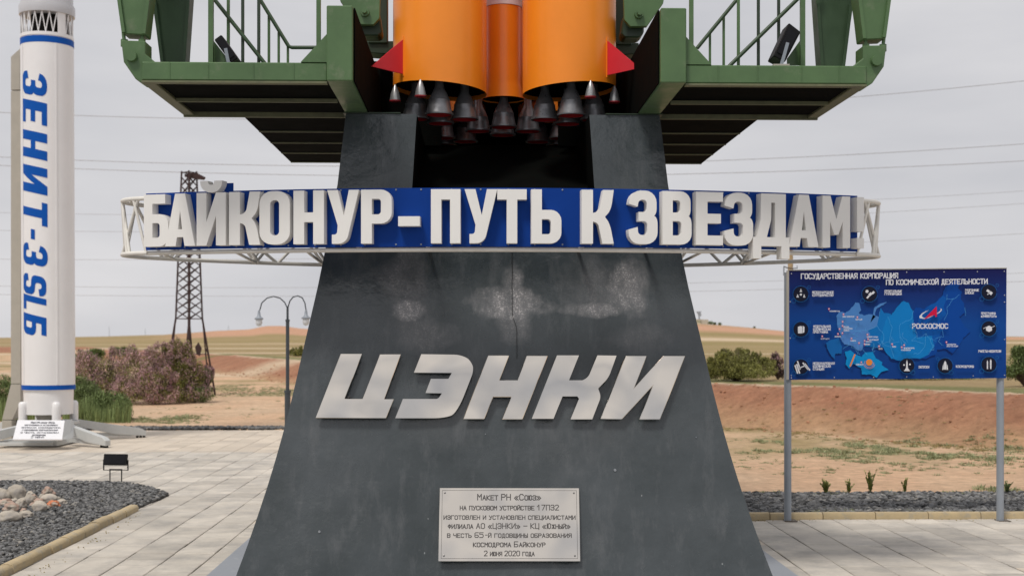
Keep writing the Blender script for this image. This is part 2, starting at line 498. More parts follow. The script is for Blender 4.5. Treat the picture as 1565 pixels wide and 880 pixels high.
def stroke_text(mb, text, place, x0, y0, h, width=None, thick=0.12, adv=5.6, align='l', lower=0.76, lift=0.0002):
    """writes text with capitals h high; place(x, y, w) turns a point of the plane into a point of the world"""
    s = h / 6.0
    x = 0.0
    items = []
    for ch in text:
        up = ch.upper()
        sc = lower if (ch != up) else 1.0
        if ch == ' ':
            x += 3.6 * lower
            continue
        items.append((up, x, sc))
        x += (adv if ch not in '.-' else adv * 0.8) * sc
    total = x - 1.4
    kx = s if width is None else width / total
    if align == 'c':
        x0 = x0 - total * kx / 2
    elif align == 'r':
        x0 = x0 - total * kx
    t = h * thick / 2
    k = 0
    for up, gx, sc in items:
        d = STK.get(up, '')
        for poly in [q for q in d.split(';') if q]:
            pts = []
            for w in poly.split():
                px = int(w[0])
                py = -1.1 if w[1] == 'a' else int(w[1])
                pts.append(Vector((x0 + (gx + px * sc) * kx, y0 + py * sc * s)))
            for a, b in zip(pts[:-1], pts[1:]):
                e = (b - a)
                if e.length < 1e-9:
                    continue
                e = e.normalized() * t
                nrm = Vector((-e.y, e.x))
                k += 1
                w = lift + (k % 5) * 0.00004
                q = [a - e - nrm, b + e - nrm, b + e + nrm, a - e + nrm]
                mb.add([place(c.x, c.y, w) for c in q], [(0, 1, 2, 3)])
    return total * kx

# ------------------------------------------------------------------ the land
def interp(x, pts):
    if x <= pts[0][0]:
        return pts[0][1]
    for (a, b), (c, d) in zip(pts[:-1], pts[1:]):
        if x <= c:
            return b + (d - b) * (x - a) / (c - a)
    return pts[-1][1]
def sm(t):
    t = min(1, max(0, t))
    return t * t * (3 - 2 * t)
BERM = [(-60, 165), (-20, 78), (-8.1, 49), (-1, 34), (3.9, 24.8), (7.36, 19.2), (12, 15.5), (30, 11)]
def berm_y(x):
    return interp(x, BERM)
RIDGE = [(-0.9, 1.8), (-0.45, 2.4), (-0.39, 2.6), (-0.316, 3.0), (-0.266, 3.7), (-0.226, 5.2), (-0.2, 5.7), (-0.189, 7.0), (-0.176, 7.1), (-0.16, 6.0), (-0.13, 5.9), (0, 6.2), (0.10, 7.7), (0.14, 7.85), (0.16, 7.3), (0.184, 6.3), (0.21, 5.0), (0.28, 3.4), (0.39, 2.9), (0.9, 2.2)]
def land(x, y):
    """height of the open ground"""
    if y <= 0.5:
        return 0.0
    n = noise.noise(Vector((x * 0.35, y * 0.35, 0.3)))
    z = 0.0
    d = y - berm_y(x)
    slope = 3.2 * max(1.0, y / 30)
    b = sm(d / slope)
    z += 0.69 * b
    z += 0.05 * n * sm(d / 1.0) * (1 - 0.6 * sm(d / 20))
    z += 0.035 * noise.noise(Vector((x * 1.9, y * 1.9, 4.0))) * sm(d / 0.5) * (1 - sm((d - slope) / 2))
    if -1.0 < d < slope + 3:
        q_ = sm((d + 0.2) / 1.0) * (1 - sm((d - slope) / 2))
        z += q_ * (0.045 * noise.noise(Vector((x * 2.6 + y, y * 2.2, 8.0))) + 0.03 * noise.noise(Vector((x * 5.5, y * 4.0, 2.0))))
    z += 0.03 * n * sm((y - 24) / 4) * (1 - b)
    far = sm((y - 230) / 270)
    if far > 0:
        z = z * (1 - far) + far * interp(x / y, RIDGE) + far * 0.25 * noise.noise(Vector((x * 0.03, y * 0.03, 1)))
    if y > 520:
        z -= (y - 520) * 0.01
    return z

def ground_hole(x, y):
    """sunk where the paving and the gravel beds lie"""
    u, v = toL(x, y)
    if v < 1.62 and y < 26:
        return True
    if u < 0.5 and v < 13.6:
        return True
    if v < 3.40 and u > -1:
        return True
    return False

ys = [0.3, 4, 7, 9.5, 11, 11.8, 12.4, 13, 13.4, 13.8]
y = 13.8
while y < 900:
    y *= 1.0 + (0.011 if y < 60 else 0.018 if y < 200 else 0.025)
    ys.append(y)
ys += [1200, 1700, 2600]
us = list(np.linspace(-0.62, 0.62, 250))
us = [-4.0, -2.0, -1.2, -0.85] + us + [0.85, 1.2, 2.0, 4.0]
vs, cols = [], []
C_SAND = Vector((0.66, 0.435, 0.28))
C_SANDP = Vector((0.64, 0.46, 0.31))
C_BERM = Vector((0.36, 0.175, 0.105))
C_BERML = Vector((0.44, 0.27, 0.155))
C_FIELD = Vector((0.37, 0.27, 0.145))
C_OLIVE = Vector((0.30, 0.235, 0.105))
C_PINK = Vector((0.54, 0.31, 0.20))
C_PALE = Vector((0.64, 0.50, 0.35))
C_GRASS = Vector((0.17, 0.18, 0.065))
C_DRY = Vector((0.36, 0.27, 0.13))
def mixc(a, b, t):
    t = min(1, max(0, t))
    return a * (1 - t) + b * t
def land_colour(x, y):
    n1 = noise.fractal(Vector((x * 0.55, y * 0.28, 2.1)), 0.8, 2.1, 5)
    n2 = noise.fractal(Vector((x * 1.7, y * 1.1, 7.3)), 0.8, 2.1, 4)
    d = y - berm_y(x)
    sl = 3.2 * max(1.0, y / 30)
    az = x / max(1, y)
    if y < 230:
        c = mixc(C_SAND, C_SANDP, 0.5 + n1 * 0.9)
        # dry grass and low weeds between the sand and the bank
        if x > -1:
            g = sm((y - 15.5) / 2.5) * (0.5 + n1 * 1.3 + n2 * 0.5) * (1 - sm((d - 0.2) / 1.0))
            c = mixc(c, C_DRY, g * 0.55)
        else:
            g = sm((y - 33) / 10) * (0.4 + n1 * 1.4)
            c = mixc(c, C_DRY, g * 0.8)
        if d > -1.0:
            c = mixc(c, mixc(C_BERML, C_BERM, sm((d - 0.5) / 1.6) + n2 * 0.3), sm((d + 0.8) / 1.3 + n1 * 0.6))
            if d > sl * 0.9:
                c = mixc(c, C_PALE, sm((d - sl * 0.95) / 0.6) * 0.8)
            t = d - sl
            if t > 0.5:
                c = mixc(c, C_GRASS, sm((t - 0.9) / 0.8 + n1 * 0.3) * 0.9)
            if t > 3.2:
                c = mixc(c, C_FIELD, sm((t - 3.2) / 3))
            if t > 12:
                c = mixc(C_FIELD, C_OLIVE, 0.45 + n1 * 0.9 + 0.4 * noise.noise(Vector((x * .02, y * .12, 3))))
        if x < -3:                      # sand tracks crossing the plain beyond the shrubs
            k = noise.noise(Vector((x * 0.05, y * 0.05, 9)))
            for yy, wd, cc in ((62, 5, C_PALE), (82, 4, C_GRASS), (95, 6, C_PALE), (150, 16, C_PALE)):
                c = mixc(c, cc, (1 - sm(abs(y - yy - 5 * k) / wd)) * 0.85)
        else:
            for yy, wd, cc in ((88, 5, C_PALE), (140, 14, C_OLIVE)):
                c = mixc(c, cc, (1 - sm(abs(y - yy) / wd)) * 0.8)
        return c
    c = mixc(C_FIELD, C_OLIVE, 0.4 + 1.4 * noise.noise(Vector((x * .01, y * .03, 3))))
    e = noise.fractal(Vector((x * 0.012, y * 0.02, 5.0)), 0.9, 2.0, 4)
    if az > 0.05:
        c = mixc(c, C_PALE, (1 - sm(abs(y - 300) / 22)) * 0.9)
        c = mixc(c, C_PINK, sm((y - 340) / 30 + e) * (1 - sm((y - 430) / 50 + e * 0.6)))
        c = mixc(c, C_OLIVE, (1 - sm(abs(y - 365) / 12)) * 0.5)
    else:
        c = mixc(c, C_PALE, (1 - sm(abs(y - 262) / 14)) * 0.5)
        if az > -0.29:
            c = mixc(c, C_PINK, sm((y - 330) / 30 + e) * (1 - sm((y - 440) / 50 + e * 0.6)) * sm((az + 0.29) / 0.07))
    return c
for y in ys:
    for a in us:
        x = a * max(y, 3.0)
        z = land(x, y)
        if ground_hole(x, y):
            z = -0.12
        vs.append((x, y, z))
        c = land_colour(x, y)
        cols += [c.x, c.y, c.z, 1.0]
nu = len(us)
fs = [(j * nu + i, j * nu + i + 1, (j + 1) * nu + i + 1, (j + 1) * nu + i) for j in range(len(ys) - 1) for i in range(nu - 1)]
me = bpy.data.meshes.new('ground')
me.from_pydata(vs, [], fs)
ca = me.color_attributes.new('cover', 'FLOAT_COLOR', 'POINT')
ca.data.foreach_set('color', np.array(cols, dtype=np.float32))
me.shade_smooth()
gm = bpy.data.materials.new('steppe_ground')
gm.use_nodes = True
n = gm.node_tree
b = n.nodes['Principled BSDF']
b.inputs['Roughness'].default_value = 0.95
b.inputs['Specular IOR Level'].default_value = 0.15
at = n.nodes.new('ShaderNodeAttribute')
at.attribute_name = 'cover'
tcg = n.nodes.new('ShaderNodeTexCoord')
def gnoise(sc, det, lo, hi, tmin, tmax, vec_scale=None):
    q = n.nodes.new('ShaderNodeTexNoise')
    q.inputs['Scale'].default_value = sc
    q.inputs['Detail'].default_value = det
    q.inputs['Roughness'].default_value = 0.7
    if vec_scale:
        mm = n.nodes.new('ShaderNodeMapping')
        mm.inputs['Scale'].default_value = vec_scale
        n.links.new(tcg.outputs['Object'], mm.inputs['Vector'])
        n.links.new(mm.outputs['Vector'], q.inputs['Vector'])
    else:
        n.links.new(tcg.outputs['Object'], q.inputs['Vector'])
    r_ = n.nodes.new('ShaderNodeMapRange')
    r_.inputs['From Min'].default_value = lo
    r_.inputs['From Max'].default_value = hi
    r_.inputs['To Min'].default_value = tmin
    r_.inputs['To Max'].default_value = tmax
    n.links.new(q.outputs['Fac'], r_.inputs['Value'])
    return r_.outputs['Result'], q.outputs['Fac']
f1, _ = gnoise(7, 10, 0.32, 0.68, 0.76, 1.20)
f2, _ = gnoise(1.2, 8, 0.3, 0.7, 0.88, 1.12)
f3, _ = gnoise(0.9, 6, 0.3, 0.7, 0.88, 1.12, (0.25, 1.6, 1))
f4, h4 = gnoise(28, 5, 0.60, 0.72, 1.0, 0.72)
cur = None
for f_ in (f1, f2, f3, f4):
    if cur is None:
        cur = f_
        continue
    mm = n.nodes.new('ShaderNodeMath')
    mm.operation = 'MULTIPLY'
    n.links.new(cur, mm.inputs[0])
    n.links.new(f_, mm.inputs[1])
    cur = mm.outputs[0]
vm = n.nodes.new('ShaderNodeVectorMath')
vm.operation = 'SCALE'
n.links.new(at.outputs['Color'], vm.inputs[0])
n.links.new(cur, vm.inputs['Scale'])
n.links.new(vm.outputs[0], b.inputs['Base Color'])
bp = n.nodes.new('ShaderNodeBump')
bp.inputs['Strength'].default_value = 0.9
bp.inputs['Distance'].default_value = 0.10
_, hh = gnoise(5.5, 9, 0, 1, 0, 1)
n.links.new(hh, bp.inputs['Height'])
n.links.new(bp.outputs['Normal'], b.inputs['Normal'])
me.materials.append(gm)
go = bpy.data.objects.new('ground', me)
COL.objects.link(go)
tag(go, 'sandy steppe with a reddish earth bank and distant low hills', None, kind='structure')

# ------------------------------------------------------------------ paving
pave = bpy.data.objects.new('pavement', None)
COL.objects.link(pave)
pave.location = (0, 0, 0)
WORLD[pave] = Matrix.Identity(4)
tag(pave, 'beige and grey concrete slab paving around the monument', None, kind='structure')
bed = MB()
VK = 1.62                    # the kerb behind the paving on the sign's side
bed.lbox(-14, 0.45, -9.7, 13.55, -0.10, -0.012)
bed.lbox(0.45, 12, -9.7, VK, -0.10, -0.012)
obj('bedding', bed, M_JOINT, pave)

# the gravel bed on the left, in ground coordinates
BED_TIP = G(258, 757)
BEDP = [BED_TIP, G(232, 747), G(190, 739.5), G(90, 737.5), G(-120, 737.5), Vector((-8.5, 8.0, 0)), G(-20, 893), G(205, 780)]
BEDP = [Vector((p.x, p.y, 0)) for p in BEDP]
def inside(poly, x, y):
    c = False
    n_ = len(poly)
    for i in range(n_):
        a, b_ = poly[i], poly[(i + 1) % n_]
        if (a.y > y) != (b_.y > y) and x < (b_.x - a.x) * (y - a.y) / (b_.y - a.y) + a.x:
            c = not c
    return c

COLW = 0.303
U0 = -2.148
cells = []
for k in range(-40, 42):
    ua = U0 + k * COLW
    ub = ua + COLW
    uc = (ua + ub) / 2
    if uc < -12 or uc > 9:
        continue
    rnd = random.Random(k * 31 + 5)
    v = -3.5 + rnd.random() * 0.4
    vend = 13.5 if ub < 0.46 else VK
    while v < vend - 0.05:
        ln = rnd.choice((0.26, 0.30, 0.46, 0.46))
        v2 = min(v + ln, vend)
        if v2 - v > 0.06:
            cells.append((uc, (v + v2) / 2, COLW, v2 - v))
        v = v2
def slab_mb(w, l):
    g = 0.0035
    c = 0.005
    a = [(-w / 2 + g, -l / 2 + g), (w / 2 - g, -l / 2 + g), (w / 2 - g, l / 2 - g), (-w / 2 + g, l / 2 - g)]
    t = [(x - math.copysign(c, x), y_ - math.copysign(c, y_)) for x, y_ in a]
    mb = MB()
    mb.add([(x, y_, -0.05) for x, y_ in a] + [(x, y_, -0.004) for x, y_ in a] + [(x, y_, 0.0) for x, y_ in t],
           [(i, (i + 1) % 4, 4 + (i + 1) % 4, 4 + i) for i in range(4)] + [(4 + i, 4 + (i + 1) % 4, 8 + (i + 1) % 4, 8 + i) for i in range(4)] + [(8, 9, 10, 11)])
    return mb
near, farl = [], []
for (uc, vc, w, l) in cells:
    p = L(uc, vc, 0)
    if p.y < 1.0:
        continue
    px = CX + p.x / p.y * F
    py = HY + EYE / p.y * F
    if inside(BEDP, p.x, p.y) and inside(BEDP, p.x + 0.15, p.y) :
        continue
    vis = -25 < px < 1590 and py < 905
    hid = abs(uc) < 1.75 and abs(vc) < 1.75
    if vis and hid:
        continue
    # behind the pedestal
    half = 410 if py > 860 else interp(py, [(650, 335), (760, 362), (880, 402)])
    if vis and p.y > 8.6 and abs(px - 768) < half - 18:
        vis = False
    (near if vis else farl).append((p.y, uc, vc, w, l))
near.sort()
farl += near[300:]
near = near[:300]
slab_cache = {}
for (yy, uc, vc, w, l) in near:
    key = round(l, 2)
    if key not in slab_cache:
        m0 = bpy.data.meshes.new('slab')
        q = slab_mb(w, key)
        m0.from_pydata(q.v, [], q.f)
        m0.materials.append(M_SLAB)
        slab_cache[key] = m0
    o = bpy.data.objects.new('slab', slab_cache[key])
    COL.objects.link(o)
    o.parent = pave
    p = L(uc, vc, random.uniform(-0.0025, 0.0025))
    o.location = p
    o.rotation_euler = (random.uniform(-.004, .004), random.uniform(-.004, .004), PHI + random.uniform(-.004, .004))
fm = MB()
for (yy, uc, vc, w, l) in farl:
    q = slab_mb(w, l)
    dz = random.uniform(-0.0015, 0.0015)
    fm.add([L(uc + a, vc + b_, c + dz) for a, b_, c in q.v], q.f)
o = obj('far_slabs', fm, M_SLABF, pave)
o['kind'] = 'stuff'

# ------------------------------------------------------------------ gravel
def stone_variants(n_=6, sub=1):
    out = []
    for k in range(n_):
        bm = bmesh.new()
        bmesh.ops.create_icosphere(bm, subdivisions=sub, radius=1)
        for v_ in bm.verts:
            v_.co *= 1 + 0.35 * noise.noise(v_.co * 1.5 + Vector((k * 7, 0, 0)))
        out.append((np.array([v_.co[:] for v_ in bm.verts]), np.array([[w.index for w in f_.verts] for f_ in bm.faces])))
        bm.free()
    return out
def scatter(name, variants, spots, m, parent=None, smooth=False):
    """spots: (x, y, z, sx, sy, sz, yaw, tilt); every spot gets one copy of a variant, all joined in one mesh"""
    V, Fc = [], []
    off = 0
    for i, (x, y_, z, sx, sy, sz, yaw, tl) in enumerate(spots):
        vv, ff = variants[i % len(variants)]
        q = vv * np.array([sx, sy, sz])
        ct, st = math.cos(tl), math.sin(tl)
        q = np.stack([q[:, 0], q[:, 1] * ct - q[:, 2] * st, q[:, 1] * st + q[:, 2] * ct], 1)
        cy, sy_ = math.cos(yaw), math.sin(yaw)
        q = np.stack([q[:, 0] * cy - q[:, 1] * sy_ + x, q[:, 0] * sy_ + q[:, 1] * cy + y_, q[:, 2] + z], 1)
        V.append(q)
        Fc.append(ff + off)
        off += len(vv)
    V = np.concatenate(V)
    Fc = np.concatenate(Fc)
    k = Fc.shape[1]
    me_ = bpy.data.meshes.new(name)
    me_.vertices.add(len(V))
    me_.vertices.foreach_set('co', V.astype(np.float32).ravel())
    me_.loops.add(Fc.size)
    me_.loops.foreach_set('vertex_index', Fc.astype(np.int32).ravel())
    me_.polygons.add(len(Fc))
    me_.polygons.foreach_set('loop_start', np.arange(0, Fc.size, k, dtype=np.int32))
    me_.update(calc_edges=True)
    me_.validate()
    me_.materials.append(m)
    if smooth:
        me_.shade_smooth()
    o_ = bpy.data.objects.new(name, me_)
    COL.objects.link(o_)
    if parent is not None:
        me_.transform(WORLD[parent].inverted())
        o_.parent = parent
        WORLD[o_] = WORLD[parent]
    return o_
SV = stone_variants()
bedm = MB()
bedm.prism([[Vector((p.x, p.y, -0.05)) for p in BEDP]], (0, 0, 0.062))
o = obj('gravel_bed_ground', bedm, M_GRAVBED)
tag(o, 'dark soil under the gravel bed on the left', None, kind='structure')
spots = []
while len(spots) < 13000:
    y_ = random.uniform(8.2, 14.85)
    x_ = random.uniform(-6.6, -3.1)
    if x_ / y_ < -0.42 or not inside(BEDP, x_, y_):
        continue
    s_ = random.uniform(0.008, 0.022)
    spots.append((x_, y_, 0.016 + random.uniform(0, 0.012), s_ * 1.25, s_, s_ * 0.7, random.uniform(0, 6.3), random.uniform(-.6, .6)))
o = scatter('gravel', SV, spots, M_GRAVEL)
tag(o, 'loose grey crushed gravel filling the pointed bed on the left', None, kind='stuff')
# strip behind the kerb on the right, with a bed under it
VG0, VG1 = VK + 0.10, VK + 1.78
sb = MB()
sb.lbox(0.6, 12, VG0, VG1 + 0.05, -0.06, 0.008)
o = obj('gravel_strip_ground', sb, M_GRAVBED)
tag(o, 'dark soil under the gravel strip behind the kerb', None, kind='structure')
spots = []
for i in range(9000):
    u = random.uniform(1.4, 5.8)
    v = VG0 + (VG1 - VG0) * random.random() + 0.05 * math.sin(u * 5) * random.random()
    p = L(u, v, 0)
    s_ = random.uniform(0.014, 0.032)
    spots.append((p.x, p.y, 0.014 + random.uniform(0, 0.022), s_ * 1.25, s_, s_ * 0.75, random.uniform(0, 6.3), random.uniform(-.7, .7)))
o = scatter('gravel_strip', SV, spots, M_GRAVEL)
tag(o, 'strip of grey crushed gravel behind the straight kerb by the sign board', None, kind='stuff')
spots = []
for i in range(2500):
    u = random.uniform(-10, 0.4)
    v = 13.58 + random.random() * 0.55
    p = L(u, v, 0)
    s_ = random.uniform(0.02, 0.04)
    spots.append((p.x, p.y, 0.02, s_ * 1.25, s_, s_ * 0.8, random.uniform(0, 6.3), 0))
o = scatter('gravel_edging', SV, spots, M_GRAVEL)
tag(o, 'thin line of grey gravel along the far end of the paving', None, kind='stuff')

spots = []
for i in range(170):
    if i % 2:
        t_ = random.random()
        p = G(208, 784).lerp(G(-10, 905), t_) + Vector((abs(random.gauss(0, 0.05)) + 0.02, 0, 0))
    else:
        p = L(random.uniform(1.7, 5.4), VK - abs(random.gauss(0, 0.05)), 0)
    s_ = random.uniform(0.002, 0.007)
    spots.append((p.x, p.y, 0.002, s_, s_, s_ * .7, random.uniform(0, 6), 0))
o = scatter('sand_crumbs', SV, spots, M_DRY)
tag(o, 'sand and crumbs gathered along the kerbs', None, kind='stuff')

# ------------------------------------------------------------------ kerbs
def kerb_stone(a, b_, w, h):
    """a kerb stone from a to b_ (ground points) with a rounded top"""
    a = Vector(a)
    b_ = Vector(b_)
    d = (b_ - a).normalized()
    s_ = Vector((-d.y, d.x, 0))
    prof = [(-w / 2, -0.08), (-w / 2, h * 0.62), (-w * 0.36, h * 0.92), (-w * 0.15, h), (w * 0.15, h), (w * 0.36, h * 0.92), (w / 2, h * 0.62), (w / 2, -0.08)]
    mb = MB()
    vs_ = [a + d * 0.004 + s_ * x + Vector((0, 0, z)) for x, z in prof] + [b_ - d * 0.004 + s_ * x + Vector((0, 0, z)) for x, z in prof]
    k = len(prof)
    mb.add(vs_, [(i, (i + 1) % k, k + (i + 1) % k, k + i) for i in range(k)] + [tuple(range(k - 1, -1, -1)), tuple(range(k, 2 * k))])
    return mb
kt = bpy.data.objects.new('kerb', None)
COL.objects.link(kt)
WORLD[kt] = Matrix.Identity(4)
tag(kt, 'straight kerb of sandy rounded stones behind the sign board posts', None, kind='structure')
for i in range(18):
    u = 0.52 + (i) * 0.476 + 0.02
    obj('kerb_stone', kerb_stone(L(u, VK + 0.05, random.uniform(-.004, .004)), L(u + 0.476, VK + 0.05 + random.uniform(-.006, .006), 0), 0.09, 0.060), M_KERB, kt, smooth=40)
kt2 = bpy.data.objects.new('kerb', None)
COL.objects.link(kt2)
WORLD[kt2] = Matrix.Identity(4)
tag(kt2, 'slanting kerb of sandy rounded stones along the gravel bed on the left', None, kind='structure')
ka = G(208, 780)
kb = G(-18, 893)
ka = Vector((ka.x - .03, ka.y, 0))
kb = Vector((kb.x - .03, kb.y, 0))
kn = 9
for i in range(kn):
    p0 = ka.lerp(kb, i / kn)
    p1 = ka.lerp(kb, (i + 1) / kn)
    j = Vector((random.uniform(-.008, .008), 0, random.uniform(-.004, .004)))
    obj('kerb_stone', kerb_stone(p0 + j, p1 + j, 0.10, 0.062), M_KERB, kt2, smooth=40)

# ------------------------------------------------------------------ pedestal
HW = [(-0.05, 1.755), (0.145, 1.690), (0.30, 1.638), (0.464, 1.587), (0.668, 1.527), (0.84, 1.481), (1.021, 1.436), (1.25, 1.385), (1.513, 1.332), (1.951, 1.242), (2.207, 1.196), (2.643, 1.123), (3.08, 1.0775), (3.14, 1.07)]
def hw(z):
    return interp(z, HW)
PCHIPS = []
ped = thing('monument_pedestal', 'tall dark grey flared pedestal carrying the orange rocket, with steel letters on its face', 'pedestal', L(0, 0, 0), PHI)
pm = MB()
NR, NC = 46, 40
ring_rows = []
def wob(a, z, side):
    q = Vector((a * 1.7, z * 1.7, side * 5.0))
    e = (1 - abs(a)) * 4
    e = min(1, max(0, e))
    return 0.010 * noise.noise(q) * e + 0.0035 * noise.noise(q * 3.3) * e
for j in range(NR + 1):
    z = -0.05 + (3.14 + 0.05) * j / NR
    h = hw(z)
    for side in range(4):
        for i in range(NC):
            a = -1 + 2 * i / NC
            o_ = wob(a, z, side)
            q = [(a * h, -h - o_), (h + o_, a * h), (-a * h, h + o_), (-h - o_, -a * h)][side]
            pm.v.append(tuple(L(q[0], q[1], z)))
N4 = NC * 4
JN = 36                       # the front is open above this row: the flame channel with its sloping deflector
IL, IR = 9, 31
for j in range(NR):
    for i in range(N4):
        if j >= JN and IL <= i < IR:
            continue
        k = (i + 1) % N4
        pm.f.append((j * N4 + i, j * N4 + k, (j + 1) * N4 + k, (j + 1) * N4 + i))
dl, dr = len(pm.v), len(pm.v) + 1
VD = 0.35
pm.v += [tuple(L(-0.589, VD, 3.14)), tuple(L(0.589, VD, 3.14))]
T_ = NR * N4
pm.f.append(tuple([T_ + q for q in range(0, IL + 1)] + [dl, dr] + [T_ + q for q in range(IR, N4)]))
chan = MB()
ztn = -0.05 + 3.19 * JN / NR
lo_ = [pm.v[JN * N4 + q] for q in range(IL, IR + 1)]
lw = [pm.v[q * N4 + IL] for q in range(JN, NR + 1)] + [pm.v[dl]]
rw = [pm.v[q * N4 + IR] for q in range(JN, NR + 1)] + [pm.v[dr]]
chan.add(lw, [tuple(range(len(lw)))])
chan.add(rw, [tuple(range(len(rw)))])
chan.add(lo_ + [pm.v[dr], pm.v[dl]], [tuple(range(len(lo_) + 2))])
# its paint: glossy dark grey, blotched, with sky reflections and sparkle painted in as pale speckled patches
mp_ = bpy.data.materials.new('dark_pedestal_paint')
mp_.use_nodes = True
n = mp_.node_tree
b = n.nodes['Principled BSDF']
tcp = n.nodes.new('ShaderNodeTexCoord')
def nn(typ, **kw):
    q = n.nodes.new(typ)
    for k_, v_ in kw.items():
        setattr(q, k_, v_)
    return q
def noise_n(sc, det=6, rough=0.6, scale=None):
    q = nn('ShaderNodeTexNoise')
    q.inputs['Scale'].default_value = sc
    q.inputs['Detail'].default_value = det
    q.inputs['Roughness'].default_value = rough
    if scale:
        m_ = nn('ShaderNodeMapping')
        m_.inputs['Scale'].default_value = scale
        n.links.new(tcp.outputs['Object'], m_.inputs['Vector'])
        n.links.new(m_.outputs['Vector'], q.inputs['Vector'])
    else:
        n.links.new(tcp.outputs['Object'], q.inputs['Vector'])
    return q.outputs['Fac']
def rangen(s_, a, b_, c, d):
    q = nn('ShaderNodeMapRange')
    for k_, v_ in zip(('From Min', 'From Max', 'To Min', 'To Max'), (a, b_, c, d)):
        q.inputs[k_].default_value = v_
    n.links.new(s_, q.inputs['Value'])
    return q.outputs['Result']
def mathn(op, a, b_):
    q = nn('ShaderNodeMath', operation=op)
    for i, x in enumerate((a, b_)):
        if isinstance(x, (int, float)):
            q.inputs[i].default_value = x
        else:
            n.links.new(x, q.inputs[i])
    return q.outputs[0]
def mixn(fac, a, b_):
    q = nn('ShaderNodeMix', data_type='RGBA')
    n.links.new(fac, q.inputs['Factor'])
    for k_, x in (('A', a), ('B', b_)):
        if isinstance(x, tuple):
            q.inputs[k_].default_value = (*x, 1)
        else:
            n.links.new(x, q.inputs[k_])
    return q.outputs['Result']
big = rangen(noise_n(1.3, 6, 0.65), 0.35, 0.68, 0, 1)
c0 = mixn(big, (0.029, 0.038, 0.041), (0.062, 0.073, 0.080))
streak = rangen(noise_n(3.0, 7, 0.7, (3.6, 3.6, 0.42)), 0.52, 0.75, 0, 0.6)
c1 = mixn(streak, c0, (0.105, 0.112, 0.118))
fine = rangen(noise_n(22, 5, 0.7), 0.62, 0.72, 0, 0.4)
c2 = mixn(fine, c1, (0.085, 0.09, 0.095))
# painted reflections: grey and speckled patches set on the front face (object space: x across, z up)
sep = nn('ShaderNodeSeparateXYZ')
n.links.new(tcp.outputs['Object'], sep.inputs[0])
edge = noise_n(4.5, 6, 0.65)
sheen_masks = None
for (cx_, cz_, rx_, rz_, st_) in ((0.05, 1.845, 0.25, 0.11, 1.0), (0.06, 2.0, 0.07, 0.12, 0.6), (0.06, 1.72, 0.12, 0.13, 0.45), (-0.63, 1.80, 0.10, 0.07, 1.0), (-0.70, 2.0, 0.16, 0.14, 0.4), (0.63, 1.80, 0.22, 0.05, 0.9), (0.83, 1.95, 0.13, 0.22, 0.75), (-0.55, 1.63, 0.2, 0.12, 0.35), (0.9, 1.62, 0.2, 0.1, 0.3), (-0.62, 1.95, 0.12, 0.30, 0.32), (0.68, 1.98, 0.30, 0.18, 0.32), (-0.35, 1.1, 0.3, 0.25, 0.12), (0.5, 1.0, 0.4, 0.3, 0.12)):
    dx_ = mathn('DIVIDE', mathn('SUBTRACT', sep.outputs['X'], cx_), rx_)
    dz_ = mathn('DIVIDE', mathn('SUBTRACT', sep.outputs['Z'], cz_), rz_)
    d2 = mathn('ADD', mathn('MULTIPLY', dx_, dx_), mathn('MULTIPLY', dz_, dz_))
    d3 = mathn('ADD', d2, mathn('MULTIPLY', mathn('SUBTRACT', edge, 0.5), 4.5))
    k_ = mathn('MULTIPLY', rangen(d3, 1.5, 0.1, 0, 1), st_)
    sheen_masks = k_ if sheen_masks is None else mathn('MAXIMUM', sheen_masks, k_)
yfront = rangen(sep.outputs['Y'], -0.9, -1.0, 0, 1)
sheen_masks = mathn('MULTIPLY', sheen_masks, yfront)
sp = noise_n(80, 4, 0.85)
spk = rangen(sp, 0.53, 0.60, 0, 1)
sheen_noise = noise_n(5.0, 7, 0.7, (2.2, 2.2, 0.8))
c3 = mixn(mathn('MULTIPLY', sheen_masks, rangen(sheen_noise, 0.35, 0.65, 0.35, 1.0)), c2, (0.245, 0.24, 0.245))
mspk = mathn('MULTIPLY', sheen_masks, mathn('MULTIPLY', sheen_masks, rangen(sheen_noise, 0.40, 0.60, 0.15, 1.0)))
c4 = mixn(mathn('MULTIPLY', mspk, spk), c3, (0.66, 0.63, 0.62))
# small knocks
kn_ = rangen(noise_n(14, 2, 0.5), 0.76, 0.79, 0, 1)
c5 = mixn(mathn('MULTIPLY', kn_, 0.8), c4, (0.35, 0.37, 0.38))
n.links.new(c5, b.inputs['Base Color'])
rg = rangen(noise_n(2.1, 6, 0.7), 0.3, 0.7, 0.10, 0.36)
n.links.new(rg, b.inputs['Roughness'])
b.inputs['Specular IOR Level'].default_value = 0.65
bp = nn('ShaderNodeBump')
bp.inputs['Strength'].default_value = 0.8
bp.inputs['Distance'].default_value = 0.024
hsum = mathn('ADD', noise_n(3.0, 5, 0.55), mathn('MULTIPLY', noise_n(60, 4, 0.7), 0.05))
n.links.new(hsum, bp.inputs['Height'])
n.links.new(bp.outputs['Normal'], b.inputs['Normal'])
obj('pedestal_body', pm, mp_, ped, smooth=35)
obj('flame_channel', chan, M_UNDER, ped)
for px_, py_, r_c in ((488, 812, 0.008), (940, 718, 0.009), (742, 663, 0.003), (1064, 668, 0.003)):
    PCHIPS.append((px_, py_, r_c))
bs = MB()
bs.lbox(-2.0, 1.98, -2.0, 1.98, -0.02, 0.022)
obj('base_slab', bs, M_SLABG, ped, bevel=0.004)
